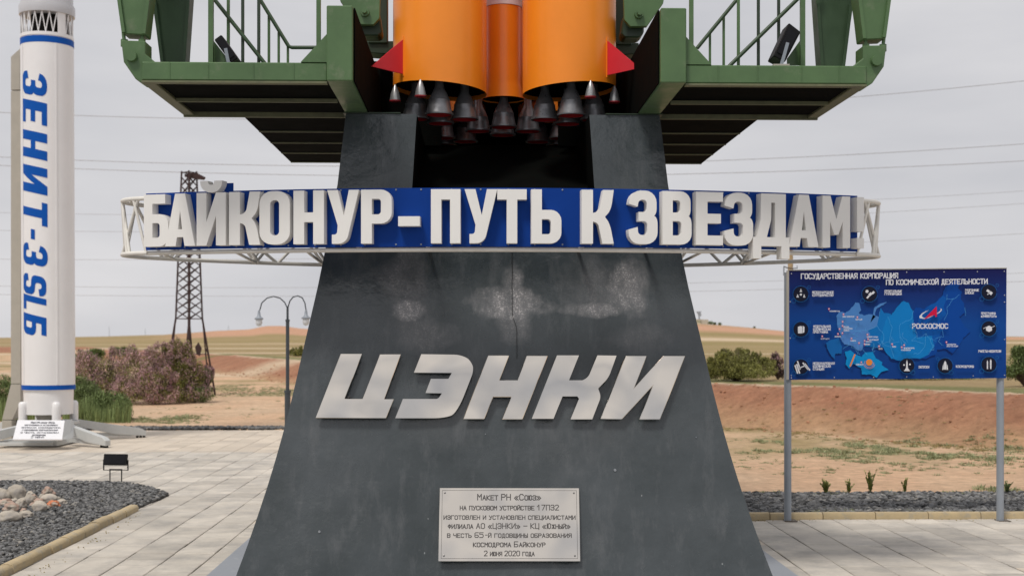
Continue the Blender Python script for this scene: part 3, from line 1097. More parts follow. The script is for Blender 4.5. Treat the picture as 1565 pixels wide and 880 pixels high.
# a jagged joint down the upper middle of the front face
jm = MB()
prev = None
zz = 2.20
xj = 0.055
while zz > 1.50:
    z2 = zz - 0.03
    x2 = 0.055 + 0.008 * noise.noise(Vector((z2 * 9, 1, 1))) + (0.03 * sm((1.78 - z2) / 0.12) if z2 < 1.78 else 0)
    a0 = L(xj - 0.0012, -hw(zz) - 0.0085, zz)
    a1 = L(xj + 0.0018, -hw(zz) - 0.0085, zz)
    b0 = L(x2 - 0.0012, -hw(z2) - 0.0085, z2)
    b1 = L(x2 + 0.0018, -hw(z2) - 0.0085, z2)
    jm.add([a0, a1, b1, b0], [(0, 1, 2, 3)])
    zz, xj = z2, x2
obj('crack', jm, M_DARKIN, ped)

def on_front(px, py, lift):
    """where the sight line through a pixel meets the pedestal's front, lift in front of it"""
    v = -1.4
    for _ in range(12):
        p = PL(px, py, v)
        v = -hw(p.z) - lift
    return PL(px, py, v)
def ppx(x, y_):
    return 440 + x / 2.3152, 500 + y_ / 2.3152
LET = {
    'Ц': [[(187, 93), (263, 93), (201, 252), (264, 252), (326, 95), (400, 95), (341, 253), (375, 253), (347, 321), (98, 320)]],
    'Э': [[(472, 95), (622, 97, 34), (655, 128, 34), (655, 160, 12), (600, 300, 60), (560, 321, 46), (380, 321), (407, 253), (532, 253, 8), (545, 233), (487, 232), (506, 182), (568, 182), (580, 161), (446, 160)]],
    'Н': [[(708, 99), (783, 99), (749, 186), (812, 186), (845, 100), (920, 100), (830, 325), (757, 325), (790, 246), (727, 246), (695, 324), (620, 324)]],
    'К': [[(952, 99), (1030, 99), (995, 187), (1042, 187), (1062, 178, 14), (1095, 99), (1163, 100), (1135, 178, 18), (1098, 216, 3), (1108, 245, 12), (1077, 325), (1000, 325), (1030, 252), (1024, 244), (972, 244), (940, 323), (863, 323)]],
    'И': [[(1195, 100), (1271, 100), (1226, 213), (1329, 100), (1407, 100), (1317, 326), (1243, 326), (1290, 208), (1182, 325), (1106, 324)]],
}
# The letters stand 5 cm off the face on spacers, in one leaning plane
pa = on_front(600, 545, 0.055)
pb = on_front(600, 640, 0.055)
for ch, lps in LET.items():
    lp = rounded(lps[0], 6)
    pts = []
    for x, y_ in lp:
        px, py = ppx(x, y_)
        # intersect with the plane through pa and pb that runs along u
        v = toL(pa.x, pa.y)[1]
        for _ in range(8):
            q = PL(px, py, v)
            t = (q.z - pa.z) / (pb.z - pa.z)
            v = toL(pa.x, pa.y)[1] * (1 - t) + toL(pb.x, pb.y)[1] * t
        pts.append(PL(px, py, v))
    nrm = (pb - pa).cross(L(1, 0, 0) - L(0, 0, 0)).normalized()
    if nrm.y < 0:
        nrm = -nrm
    m_ = MB().prism([pts], nrm * 0.020)
    o = obj('steel_letter', m_, M_STEEL, ped, bevel=0.003, label='polished steel letter %s' % ch)
    cpx = sum((p for p in pts), Vector()) / len(pts)
    sp_ = MB()
    for t in (0.25, 0.75):
        c = pts[0].lerp(pts[len(pts) // 2], t)
    for p in (pts[len(pts) // 4].lerp(cpx, 0.15),):
        sp_.cyl(p + nrm * 0.02, p + nrm * 0.07, 0.008, n=8)
    obj('spacer', sp_, M_INK, o)

for px_, py_, r_c in PCHIPS:
    c_ = on_front(px_, py_, 0.009)
    obj('paint_chip', MB().cyl(c_, c_ + (L(0, 0.012, 0) - L(0, 0, 0)), r_c, r_c, 9), M_SLABG, ped)

# plaque
pl0 = [on_front(670, 745, 0.030), on_front(887, 745, 0.030), on_front(887, 857, 0.050), on_front(670, 857, 0.050)]
plq = thing('commemorative_plaque', 'small engraved polished steel plaque with seven lines of text low on the pedestal front', 'plaque', (pl0[2] + pl0[3]) / 2, PHI)
O_ = (pl0[2] + pl0[3]) / 2
EX = (pl0[2] - pl0[3]).normalized()
EY = ((pl0[0] + pl0[1]) / 2 - O_).normalized()
EZ = EX.cross(EY).normalized()
if EZ.y > 0:
    EZ = -EZ
PW = (pl0[2] - pl0[3]).length
PH = ((pl0[0] + pl0[1]) / 2 - O_).length
def plc(x, y_, w=0.0):
    return O_ + EX * x + EY * y_ + EZ * w
m_ = MB().prism([[plc(-PW / 2, 0), plc(PW / 2, 0), plc(PW / 2, PH), plc(-PW / 2, PH)]], EZ * -0.016)
obj('plate', m_, M_STEEL, plq, bevel=0.002)
fr = MB()
i_ = 0.016
t_ = 0.0022
def frame_strip(mb, x0, y0, x1, y1, w, place):
    mb.add([place(x0, y0, w), place(x1, y0, w), place(x1, y1, w), place(x0, y1, w)], [(0, 1, 2, 3)])
frame_strip(fr, -PW / 2 + i_, i_, PW / 2 - i_, i_ + t_, 0.0006, plc)
frame_strip(fr, -PW / 2 + i_, PH - i_ - t_, PW / 2 - i_, PH - i_, 0.0006, plc)
frame_strip(fr, -PW / 2 + i_, i_ + t_, -PW / 2 + i_ + t_, PH - i_ - t_, 0.0006, plc)
frame_strip(fr, PW / 2 - i_ - t_, i_ + t_, PW / 2 - i_, PH - i_ - t_, 0.0006, plc)
obj('border_line', fr, M_INK, plq)
tx = MB()
def pc(x, y_):
    """plaque print measured on an enlargement"""
    return ((x - 762) / 5.5 * (PW / 217.0), (750 - y_) / 5.5 * (PH / 112.5))
PT = [('Макет РН «Союз»', 490, 1030, 235, 48), ('на пусковом устройстве 17П32', 342, 1182, 320, 42), ('изготовлен и установлен специалистами', 205, 1320, 400, 40),
      ('филиала АО «ЦЭНКИ» – КЦ «Южный»', 243, 1278, 477, 42), ('в честь 65-й годовщины образования', 237, 1285, 552, 40), ('космодрома Байконур', 457, 1062, 630, 42), ('2 июня 2020 года', 550, 970, 705, 40)]
for s_, xa, xb, yb, hgt in PT:
    a = pc(xa, yb)
    b_ = pc(xb, yb)
    h_ = hgt / 5.5 * PH / 112.5
    stroke_text(tx, s_, plc, a[0], a[1], h_, width=b_[0] - a[0], thick=0.165, lower=0.78, lift=0.0008)
obj('lettering', tx, M_INK, plq)
for sx in (-1, 1):
    for yy in (0.034, PH - 0.034):
        c_ = plc(sx * (PW / 2 - 0.034), yy, 0)
        q = MB().cyl(c_, c_ + EZ * 0.006, 0.0065, 0.004, 10)
        obj('bolt', q, M_NOZ, plq, smooth=40)

# ------------------------------------------------------------------ launch pad model on top
ZP = 3.15
pad = thing('launch_pad_model', 'green steel launch platform model with side decks and support arms around the orange rocket', 'launch pad', L(0, 0, ZP), PHI)
VF, VB, VR = -2.10, -0.93, 1.45
for s_ in (-1, 1):
    def bx(name, m, u0, u1, v0, v1, z0, z1, bev=0.006, parent=pad):
        a, b_ = sorted((s_ * u0, s_ * u1))
        return obj(name, MB().lbox(a, b_, v0, v1, z0, z1), m, parent, bevel=bev)
    bx('side_beam', M_GREEN, 0.925, 1.08, VF - 0.05, 1.05, ZP, ZP + 0.45)
    bx('front_girder', M_GREEN, 1.083, 2.19, VF, VF + 0.07, ZP + 0.008, ZP + 0.118)
    bx('beam_shade_sheet', M_UNDER, 0.915, 0.9225, VF + 0.0, 1.0, ZP + 0.006, ZP + 0.448, 0.0)  # added black sheet, paints the shade on the beam's inner face
    for uw in (1.28, 1.52, 1.79, 2.02):
        bx('weld_seam', M_GREEN, uw, uw + 0.005, VF - 0.0035, VF + 0.001, ZP + 0.012, ZP + 0.114, 0.0)
    bx('girder_flange', M_RIB, 1.083, 2.19, VF - 0.002, VF + 0.055, ZP - 0.006, ZP + 0.006, 0.0)
    bx('deck_plate', M_GREEN, 1.083, 2.19, VF + 0.072, VB, ZP + 0.085, ZP + 0.10, 0.0)
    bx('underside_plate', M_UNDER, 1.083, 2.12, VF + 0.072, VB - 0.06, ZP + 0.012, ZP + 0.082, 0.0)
    bx('end_girder', M_RIB, 2.125, 2.20, VF + 0.072, VB, ZP - 0.002, ZP + 0.084, 0.004)
    bx('rib', M_RIB, 1.083, 2.12, -1.50, -1.478, ZP - 0.012, ZP + 0.0115, 0.0)
    bx('rear_girder', M_RIB, 1.083, 2.20, VB + 0.003, VB + 0.03, ZP - 0.012, ZP + 0.118, 0.002)
    # lower rear deck behind it
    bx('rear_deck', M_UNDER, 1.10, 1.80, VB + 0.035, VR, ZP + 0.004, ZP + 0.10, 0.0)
    for v in (-0.24, 0.31, 0.87, 1.43):
        bx('rib', M_RIB, 1.10, 1.795, v, v + 0.016, ZP - 0.006, ZP + 0.0035, 0.0)
    # gusset where deck meets the side beam
    g = [(1.083, ZP + 0.12), (1.24, ZP + 0.12), (1.083, ZP + 0.29)]
    obj('gusset', MB().prism([[L(s_ * a, VF - 0.004, c) for a, c in g]], L(0, 0.05, 0) - L(0, 0, 0)), M_GREEN, pad)
    # hinge bracket at the outer corner
    def mpx(px, py, v):
        """measured on the left side; mirrored about the axis for the right"""
        q = PL(px, py, v)
        u, vv = toL(q.x, q.y)
        return L(-s_ * u, vv, q.z)
    br = [(185, 62), (222, 63), (222, 83), (243, 99.5), (243, 108), (216, 127), (207, 121), (189, 95)]
    hb = obj('hinge_bracket', MB().prism([[mpx(x, y_, VF + 0.015) for x, y_ in br]], L(0, 0.16, 0) - L(0, 0, 0)), M_GREEN, pad, bevel=0.004)
    c_ = mpx(202, 87, VF + 0.015)
    obj('bolt', MB().cyl(c_, c_ - (L(0, 0.03, 0) - L(0, 0, 0)), 0.034, 0.031, 16), M_GREEN, hb, smooth=40)
    for px in (190, 217):
        a = mpx(px, 64, VF + 0.05)
        b_ = mpx(px - 1.5 if px < 200 else px + 0.5, 50, VF + 0.05)
        obj('adjusting_screw', MB().cyl(a, b_, 0.011, n=10).cyl(a - Vector((0, 0, .03)), a + Vector((0, 0, 0.012)), 0.022, n=8), M_GREEN, hb, smooth=40)
    ar = [(187, 52), (222, 54), (226, 20), (233, -30), (262, -330), (215, -420), (150, -330), (176, -30)]
    arm = obj('support_arm', MB().prism([[mpx(x, y_, VF + 0.02) for x, y_ in ar]], L(0, 0.14, 0) - L(0, 0, 0)), M_GREEN, pad, bevel=0.006)
    for e0, e1 in (((189, 50), (178, -30)), ((220, 52), (230, -30))):
        obj('edge_flange', MB().strip(mpx(*e0, VF + 0.01), mpx(*e1, VF + 0.01), 0.02, 0.02), M_GREEN, arm)
    ar = [(247, 103), (283, 103), (290, 0), (305, -250), (225, -250), (232, 0)]
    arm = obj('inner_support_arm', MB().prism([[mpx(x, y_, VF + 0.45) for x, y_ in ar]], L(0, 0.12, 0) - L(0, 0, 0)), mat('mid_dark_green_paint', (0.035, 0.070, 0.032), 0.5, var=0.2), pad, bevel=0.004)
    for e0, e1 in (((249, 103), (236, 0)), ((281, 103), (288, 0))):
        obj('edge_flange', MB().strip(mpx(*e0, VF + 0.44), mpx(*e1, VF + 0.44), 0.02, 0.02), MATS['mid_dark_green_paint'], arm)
    # pivot bracket over the side beam
    br = [(512, -40), (520, 2), (545, 37.5), (571, 38), (580, 28), (582, -40)]
    pb_ = obj('pivot_bracket', MB().prism([[mpx(x, y_, -0.75) for x, y_ in br]], L(0, 0.05, 0) - L(0, 0, 0)), M_GREEN, pad, bevel=0.003)
    c_ = mpx(558, 20, -0.75)
    dv = L(0, 1, 0) - L(0, 0, 0)
    obj('bolt', MB().cyl(c_, c_ - dv * 0.03, 0.032, 0.030, 20).cyl(c_ - dv * 0.03, c_ - dv * 0.07, 0.019, 0.019, 6), M_GREEN, pb_, smooth=35)
    br = [(548, 20), (580, 20), (584, 50), (579, 55), (556, 55), (549, 48)]
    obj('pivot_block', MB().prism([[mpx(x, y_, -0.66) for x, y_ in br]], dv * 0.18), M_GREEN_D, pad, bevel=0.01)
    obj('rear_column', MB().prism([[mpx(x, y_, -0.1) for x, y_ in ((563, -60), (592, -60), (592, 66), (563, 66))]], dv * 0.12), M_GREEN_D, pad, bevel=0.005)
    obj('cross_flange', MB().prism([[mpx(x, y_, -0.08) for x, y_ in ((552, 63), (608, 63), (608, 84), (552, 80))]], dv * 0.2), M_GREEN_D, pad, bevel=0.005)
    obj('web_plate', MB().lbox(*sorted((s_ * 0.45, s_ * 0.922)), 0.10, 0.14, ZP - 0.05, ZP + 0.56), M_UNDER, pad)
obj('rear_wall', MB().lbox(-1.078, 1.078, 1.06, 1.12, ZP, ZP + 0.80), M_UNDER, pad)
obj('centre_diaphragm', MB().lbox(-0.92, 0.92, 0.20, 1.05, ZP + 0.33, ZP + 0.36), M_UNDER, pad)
for s_ in (-1, 1):
    obj('bearing_plate', MB().lbox(*sorted((s_ * 0.70, s_ * 1.09)), -1.08, 1.09, 3.142, 3.149), M_GREEN_D, pad)

# stair railings and posts behind the front girders
def rail_set(sx, posts, rails, v):
    for (px, w, top, foot, dark) in posts:
        m_ = MB()
        a = PL(px, foot, v)
        a.z = ZP + 0.10
        b_ = PL(px, top, v)
        m_.strip(a, b_, w, w * 0.9, up=(0, 1, 0))
        obj('railing_post', m_, M_GREEN_D if dark else M_GREEN, pad)
    for pts in rails:
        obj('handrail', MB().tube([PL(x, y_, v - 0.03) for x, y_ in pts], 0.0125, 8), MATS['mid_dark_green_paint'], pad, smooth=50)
rail_set(-1, [(322.5, 0.030, -60, 98, 0), (487, 0.026, -60, 66, 0)], [], -1.85)
rail_set(-1, [(349, 0.018, -60, 98, 0), (371, 0.018, -60, 98, 1), (395.5, 0.018, -60, 98, 1)], [[(300, -36), (328, 0), (406, 99), (409, 103)]], -1.7)
rail_set(-1, [(411, 0.016, 22, 98, 0), (426, 0.015, 50, 98, 0), (440, 0.015, 71, 98, 0)], [[(368, -46), (397, -1), (441, 71), (446, 73), (484, 73)]], -1.35)
rail_set(1, [(1056.5, 0.026, -60, 66, 0), (1226.5, 0.030, -60, 98, 0)], [], -1.85)
rail_set(1, [(1128.5, 0.018, -60, 98, 0), (1159, 0.018, -60, 98, 1), (1190, 0.018, -60, 98, 1)], [[(1254, -34), (1218, 0), (1117, 99), (1113, 103)]], -1.7)
rail_set(1, [(1106, 0.016, 22, 98, 0), (1085, 0.015, 50, 98, 0)], [[(1163, -38), (1126, 0), (1085, 50), (1065.5, 74)]], -1.35)
for px, s_ in ((333, -1), (1218, 1)):
    p = PL(px, 99, -1.82)
    obj('toe_plate', MB().prism([[PL(x, y_, -1.80) for x, y_ in (((326, 100), (326, 62), (348, 90), (348, 100)) if s_ < 0 else ((1223, 100), (1223, 62), (1203, 90), (1203, 100)))]], dv * 0.01), M_GREEN, pad)

# ------------------------------------------------------------------ floodlights
def floodlight(name, label, base, w, h, d, tilt, yaw, legs, group=None):
    """a flat black lamp head on a U bracket; tilt leans the glass upward"""
    t = thing(name, label, 'floodlight', base, yaw, group)
    Wm = WORLD[t]
    c = Vector((0, 0, legs + h * 0.5))
    rot = Matrix.Translation(c) @ Matrix.Rotation(tilt, 4, 'X')
    def tr(mb, mtx):
        mb.v = [tuple(Wm @ (mtx @ Vector(q))) for q in mb.v]
        return mb
    body = MB()
    body.box(-w / 2, w / 2, -d / 2, d * 0.2, -h / 2, h / 2)
    for k in range(5):
        x = -w * 0.36 + k * w * 0.18
        body.box(x - 0.003, x + 0.003, d * 0.2, d * 0.5, -h * 0.38, h * 0.38)
    hd = obj('lamp_head', tr(body, rot), M_BLACK, t, bevel=0.003)
    gl = MB().box(-w * 0.43, w * 0.43, -d / 2 - 0.004, -d / 2 + 0.001, -h * 0.40, h * 0.40)
    obj('glass', tr(gl, rot), M_GLASSD, hd)
    br_ = MB()
    z0 = legs * 0.75
    for s_ in (-1, 1):
        br_.box(s_ * (w / 2 + 0.006) - 0.003, s_ * (w / 2 + 0.006) + 0.003, -0.012, 0.012, z0, c.z)
    br_.box(-w / 2 - 0.009, w / 2 + 0.009, -0.012, 0.012, z0 - 0.006, z0)
    obj('bracket', tr(br_, Matrix.Identity(4)), M_BLACK, t)
    return t, tr
g = P(177, 738, 3200 / 218.)
fl, tr = floodlight('floodlight', 'small black floodlight on thin legs at the rim of the gravel bed', (g.x, g.y, 0.0), 0.27, 0.125, 0.05, R(-16), R(-6), 0.20)
lg = MB()
for s_ in (-1, 1):
    q = MB().box(s_ * 0.068 - 0.005, s_ * 0.068 + 0.005, -0.005, 0.005, 0, 0.155)
    obj('leg', tr(q, Matrix.Identity(4)), M_BLACK, fl)
q = MB().box(-0.075, 0.075, -0.006, 0.006, 0.150, 0.160)
obj('crossbar', tr(q, Matrix.Identity(4)), M_BLACK, fl)
def pad_flood(label, corners, foot, v):
    base = PL(*foot, v)
    t = thing('floodlight', label, 'floodlight', base, PHI, 'black floodlights on the launch platform')
    pts = [PL(x, y_, v) for x, y_ in corners]
    hd = obj('lamp_head', MB().prism([pts], dv * 0.17), M_BLACK, t, bevel=0.006)
    cc = sum(pts, Vector()) / 4
    q = [cc + (p - cc) * 0.72 - dv * 0.002 for p in pts]
    obj('side_cover', MB().prism([q], dv * -0.006), M_GLASSD, hd)
    obj('bracket', MB().strip(base, cc - dv * 0.012, 0.020, 0.012, up=(0, 1, 0)), M_POST, t)
    obj('foot_plate', MB().box(base.x - 0.05, base.x + 0.05, base.y - 0.01, base.y + 0.10, base.z - 0.004, base.z + 0.006), M_MAST, t)
pad_flood('black floodlight tilted to the left on the left green deck', [(338, 53), (363.5, 89), (353, 96.5), (327, 61)], (350, 100), -1.98)
pad_flood('black floodlight tilted to the right on the right green deck', [(1206, 35), (1224, 49), (1200, 95), (1182, 86)], (1194, 100), -1.98)
for k, (px, s_) in enumerate(((370, 26), (1158, 40))):
    mb = MB()
    for i in range(12):
        c = PL(px + random.uniform(-s_ / 2, s_ / 2), 99.5, -1.98)
        c.z = ZP + 0.112
        mb.hexa([c + Vector((dx * random.uniform(.01, .03), dy * .02, dz * random.uniform(.004, .012))) for dy in (0, 1) for dx, dz in ((-1, -1), (1, -1), (1, 1), (-1, 1))])
    o = obj('debris', mb, M_DRY)
    tag(o, 'crumbs of dry debris lying on the %s green deck' % ('left', 'right')[k], None, kind='stuff')

# ------------------------------------------------------------------ rocket
rk = thing('orange_rocket_model', 'large orange rocket model with red fins and many grey engine nozzles above the pedestal', 'rocket', L(0.0, 0, 3.2), PHI)
def nozzle(c, zr, r, h, parent, n_=28):
    """a bell nozzle with its rim at zr; c gives x and y"""
    prof = [(r, zr), (r * 0.97, zr + h * 0.05), (r * 0.86, zr + h * 0.30), (r * 0.78, zr + h * 0.50), (r * 0.80, zr + h * 0.52), (r * 0.76, zr + h * 0.55), (r * 0.60, zr + h * 0.74), (r * 0.40, zr + h * 0.92), (r * 0.34, zr + h), (r * 0.30, zr + h * 1.3)]
    o_ = obj('nozzle', MB().lathe(prof, c, n_, cap1=True), M_NOZ, parent, smooth=50)
    obj('rim', MB().lathe([(r * 0.90, zr - 0.001), (r * 1.05, zr - 0.001), (r * 1.05, zr + h * 0.05), (r * 0.98, zr + h * 0.06)], c, n_), M_NOZ, o_, smooth=50)
    obj('lining', MB().lathe([(r * 0.95, zr + 0.0006), (r * 0.6, zr + h * 0.10), (0.001, zr + h * 0.12)], c, n_), M_RED_IN, o_, smooth=60)
    return o_
def vernier(c, zr, r, h, parent):
    prof = [(r, zr), (r * 0.95, zr + h * 0.15), (r * 0.75, zr + h * 0.5), (r * 0.45, zr + h * 0.8), (r * 0.18, zr + h), (r * 0.14, zr + h * 1.04)]
    o_ = obj('vernier_nozzle', MB().lathe(prof, c, 20, cap1=True), mat('light_nozzle_steel', (0.36, 0.36, 0.36), 0.3, metal=0.6, var=0.1), parent, smooth=50)
    obj('lining', MB().lathe([(r * 1.02, zr + h * 0.06), (r * 1.02, zr - 0.001), (r * 0.85, zr - 0.001), (r * 0.5, zr + h * .1), (0.001, zr + h * .1)], c, 20), mat('bright_red_lining', (0.30, 0.012, 0.02), 0.5), o_, smooth=60)
BR = 0.338
for su in (-1, 1):
    for sv in (-1, 1):
        bu = 0.022 + su * 0.468
        bv = sv * 0.53
        c = L(bu, bv, 0)
        zc = 3.40
        # outer side of the rim higher: the booster leans towards the core
        du = L(su, 0, 0) - L(0, 0, 0)
        dvv = L(0, sv, 0) - L(0, 0, 0)
        shear = (du.x * 0.075, dvv.y * 0.02)
        prof = [(BR, zc), (BR, zc + 0.16), (BR * 0.997, zc + 0.6), (BR * 0.985, zc + 1.2), (BR * 0.80, zc + 2.6), (BR * 0.45, zc + 4.3), (BR * 0.12, zc + 4.9), (0.005, zc + 5.0)]
        bst = obj('booster', MB().lathe(prof, (c.x, c.y), 72, shear=shear), M_ORANGE, rk, smooth=40)
        obj('base_shield', MB().lathe([(BR - 0.004, zc + 0.03), (0.30, zc + 0.05), (0.01, zc + 0.06)], (c.x, c.y), 40, shear=shear), M_UNDER, bst, smooth=50)
        for (a, b_) in ((0, -0.185), (-0.178, 0.0), (0.178, 0.0), (0, 0.185)):
            q = L(bu + a, bv + b_, 0)
            nozzle((q.x, q.y), 3.195, 0.096, 0.200, bst)
        for ang in (22, 68):
            t = R(ang)
            q = L(bu + su * math.sin(t) * (BR + 0.002), bv + sv * math.cos(t) * (BR + 0.002), 0)
            vernier((q.x, q.y), 3.30, 0.040, 0.115, bst)
        # fin, standing out diagonally
        t = R(49)
        dirn = (L(su * math.sin(t), sv * math.cos(t), 0) - L(0, 0, 0)).normalized()
        cb = L(bu, bv, 0)
        side = Vector((-dirn.y, dirn.x, 0)) * 0.006
        a = cb + dirn * (BR - 0.006)
        tip = cb + dirn * (BR + 0.275)
        f_ = [Vector((a.x, a.y, 3.725)), Vector((tip.x, tip.y, 3.49)), Vector((a.x, a.y, 3.475))]
        obj('fin', MB().prism([[p - side for p in f_]], side * 2), M_RED, bst)
        obj('fin_seam', MB().strip(Vector((a.x, a.y, 3.46)) + dirn * 0.007, Vector((a.x, a.y, 3.74)) + dirn * 0.007, 0.024, 0.006, up=dirn), M_ORANGE, bst)
cc = L(0.020, -0.17, 0)
core = obj('core_stage', MB().lathe([(0.160, 3.405), (0.160, 3.41), (0.142, 3.50), (0.138, 3.53), (0.138, 4.09)], (cc.x, cc.y), 48), M_ORANGE, rk, smooth=30)
obj('upper_core_section', MB().lathe([(0.142, 4.091), (0.145, 4.3), (0.17, 5.4), (0.20, 6.2), (0.20, 8.0), (0.17, 8.6), (0.17, 10.2), (0.21, 10.4), (0.21, 11.2), (0.02, 12.2)], (cc.x, cc.y), 48), M_GREY, rk, smooth=30)
obj('base_shield', MB().lathe([(0.157, 3.415), (0.001, 3.42)], (cc.x, cc.y), 32), M_UNDER, core)
for (a, b_) in ((0, -0.19), (-0.19, 0.0), (0.19, 0.0), (0, 0.19)):
    q = L(0.022 + a, b_, 0)
    nozzle((q.x, q.y), 3.195, 0.096, 0.200, core)

# ------------------------------------------------------------------ ring sign
ring = thing('ring_sign', 'curved blue sign band with large white raised letters on a white tubular truss', 'sign', L(0, 0, 2.17), PHI)
RA = 7.2
ZB, ZT = 2.174, 2.555
VFR = -1.80
def arc(u, lift=0.0, z=0.0):
    """a point of the front arc at half-chord u, lift in front of it"""
    t = math.asin(u / RA)
    cx_, cv_ = 0.0, VFR + RA
    return L(cx_ + (RA + lift) * math.sin(t), cv_ - (RA + lift) * math.cos(t), z)
UE = 2.335
# blue band
N_ = 60
pan = MB()
for k in range(N_ + 1):
    u = -UE + 2 * UE * k / N_
    for lf in (0.0, -0.006):
        pan.v.append(tuple(arc(u, lf, ZB + 0.012)))
        pan.v.append(tuple(arc(u, lf, ZT)))
for k in range(N_):
    a = k * 4
    b_ = a + 4
    pan.f += [(a, b_, b_ + 1, a + 1), (a + 2, a + 3, b_ + 3, b_ + 2), (a + 1, b_ + 1, b_ + 3, a + 3), (a, a + 2, b_ + 2, b_)]
pan.f += [(0, 1, 3, 2), (N_ * 4, N_ * 4 + 2, N_ * 4 + 3, N_ * 4 + 1)]
obj('blue_band', pan, M_BLUE, ring, smooth=30)
# back path of the truss: tight ends then a shallow rear curve to the pedestal's sides
def back_path(z, sgn, n_=26):
    pts = []
    ctrl = [(UE, None), (2.46, -1.34), (2.53, -1.24), (2.545, -1.15), (2.52, -1.04), (2.42, -0.88), (2.15, -0.62), (1.75, -0.32), (1.40, -0.12), (1.235, -0.05)]
    t = math.asin(UE / RA)
    ctrl[0] = (UE, VFR + RA - RA * math.cos(t) + 0.006)
    for i in range(len(ctrl) - 1):
        p0 = Vector(ctrl[max(0, i - 1)])
        p1 = Vector(ctrl[i])
        p2 = Vector(ctrl[i + 1])
        p3 = Vector(ctrl[min(len(ctrl) - 1, i + 2)])
        for k in range(4):
            t = k / 4
            q = 0.5 * ((2 * p1) + (p2 - p0) * t + (2 * p0 - 5 * p1 + 4 * p2 - p3) * t * t + (3 * p1 - p0 - 3 * p2 + p3) * t * t * t)
            pts.append(q)
    pts.append(Vector(ctrl[-1]))
    return [L(sgn * q.x, q.y, z) for q in pts]
TR = 0.0145
for z in (ZB - 0.005, ZT - 0.03):
    front = [arc(-UE + 2 * UE * k / 50, -0.026, z) for k in range(51)]
    left = back_path(z, -1)
    right = back_path(z, 1)
    obj('truss_chord', MB().tube(left[::-1] + front + right, TR, 10), M_TRUSS, ring, smooth=60)
    inner = [p_ for p_ in (L(sg * (abs(toL(q.x, q.y)[0]) - 0.0), toL(q.x, q.y)[1], z) for sg, q in ())]
# second tube on each end, as a double rim
for sg in (-1, 1):
    bl = back_path(0, sg)
    for z in (ZT - 0.03,):
        q = []
        for p_ in bl[4:22]:
            u, v = toL(p_.x, p_.y)
            q.append(L(u - sg * 0.055, v + 0.02, z))
        obj('truss_chord', MB().tube(q, TR * 0.8, 8), M_TRUSS, ring, smooth=60)
    low = back_path(ZB - 0.005, sg)
    top = back_path(ZT - 0.03, sg)
    nb = len(low)
    idx = list(range(5, nb - 1, 4))
    for k in range(len(idx) - 1):
        a, b_ = idx[k], idx[k + 1]
        p, q = (low[a], top[b_]) if k % 2 == 0 else (top[a], low[b_])
        obj('truss_brace', MB().cyl(p, q, 0.0115, n=8), M_TRUSS, ring, smooth=60)
    # braces of the front face, bare beyond the blue band
    fr_ = arc(sg * (UE - 0.03), -0.026, ZB)
    obj('truss_brace', MB().cyl(low[9], top[2], 0.0115, n=8), M_TRUSS, ring, smooth=60)
    obj('truss_brace', MB().cyl(low[4], top[10], 0.0115, n=8), M_TRUSS, ring, smooth=60)
    obj('truss_brace', MB().cyl(low[0], top[3], 0.010, n=8), M_TRUSS, ring, smooth=60)
    # the rear side's zigzag, doubled, seen under the blue band
    def at_u(lst, uu):
        return min(lst[14:], key=lambda p_: abs(abs(toL(p_.x, p_.y)[0]) - uu))
    def along(z, uu):
        pts_ = [toL(p_.x, p_.y) for p_ in low[12:]]
        pts_ = sorted((abs(a), b_) for a, b_ in pts_)
        return L(sg * uu, interp(uu, pts_), z)
    nodes = [2.30, 1.80, 1.33]
    for k, u in enumerate(nodes):
        for d_, off in ((-0.26, 0.0), (0.26, 0.0), (-0.26, -0.07), (0.26, -0.07)):
            if u + d_ < 1.25 or (k == 0 and d_ > 0):
                continue
            p0_ = along(ZB - 0.005, u)
            p1_ = along(ZT - 0.03, u + d_)
            w_ = L(sg * (off * (1 if d_ > 0 else -1)), off, 0) - L(0, 0, 0)
            obj('truss_brace', MB().cyl(p0_ + w_ * 0.4, p1_ + w_, 0.0115, n=8), M_TRUSS, ring, smooth=60)
        obj('truss_brace', MB().cyl(arc(sg * (u - 0.06), -0.026, ZB - 0.005), along(ZB - 0.005, u), 0.010, n=8), M_TRUSS, ring, smooth=60)
    # bearing bracket on the pedestal's side
    h_ = hw(2.2)
    obj('mounting_bracket', MB().lbox(*sorted((sg * 1.222, sg * 1.252)), -0.16, 0.02, ZB - 0.03, ZT - 0.02), M_TRUSS, ring)
    obj('mounting_plate', MB().lbox(*sorted((sg * (h_ - 0.012), sg * 1.221)), -0.22, 0.06, ZB - 0.05, ZT + 0.02), M_DARKIN, ring)
    for u in (0.5, 0.95):
        pf = arc(sg * u, -0.03, ZB + 0.03)
        pr = L(sg * u, -hw(ZB) + 0.02, ZB + 0.03)
        obj('stay_tube', MB().cyl(pf, pr, 0.012, n=8), M_TRUSS, ring)
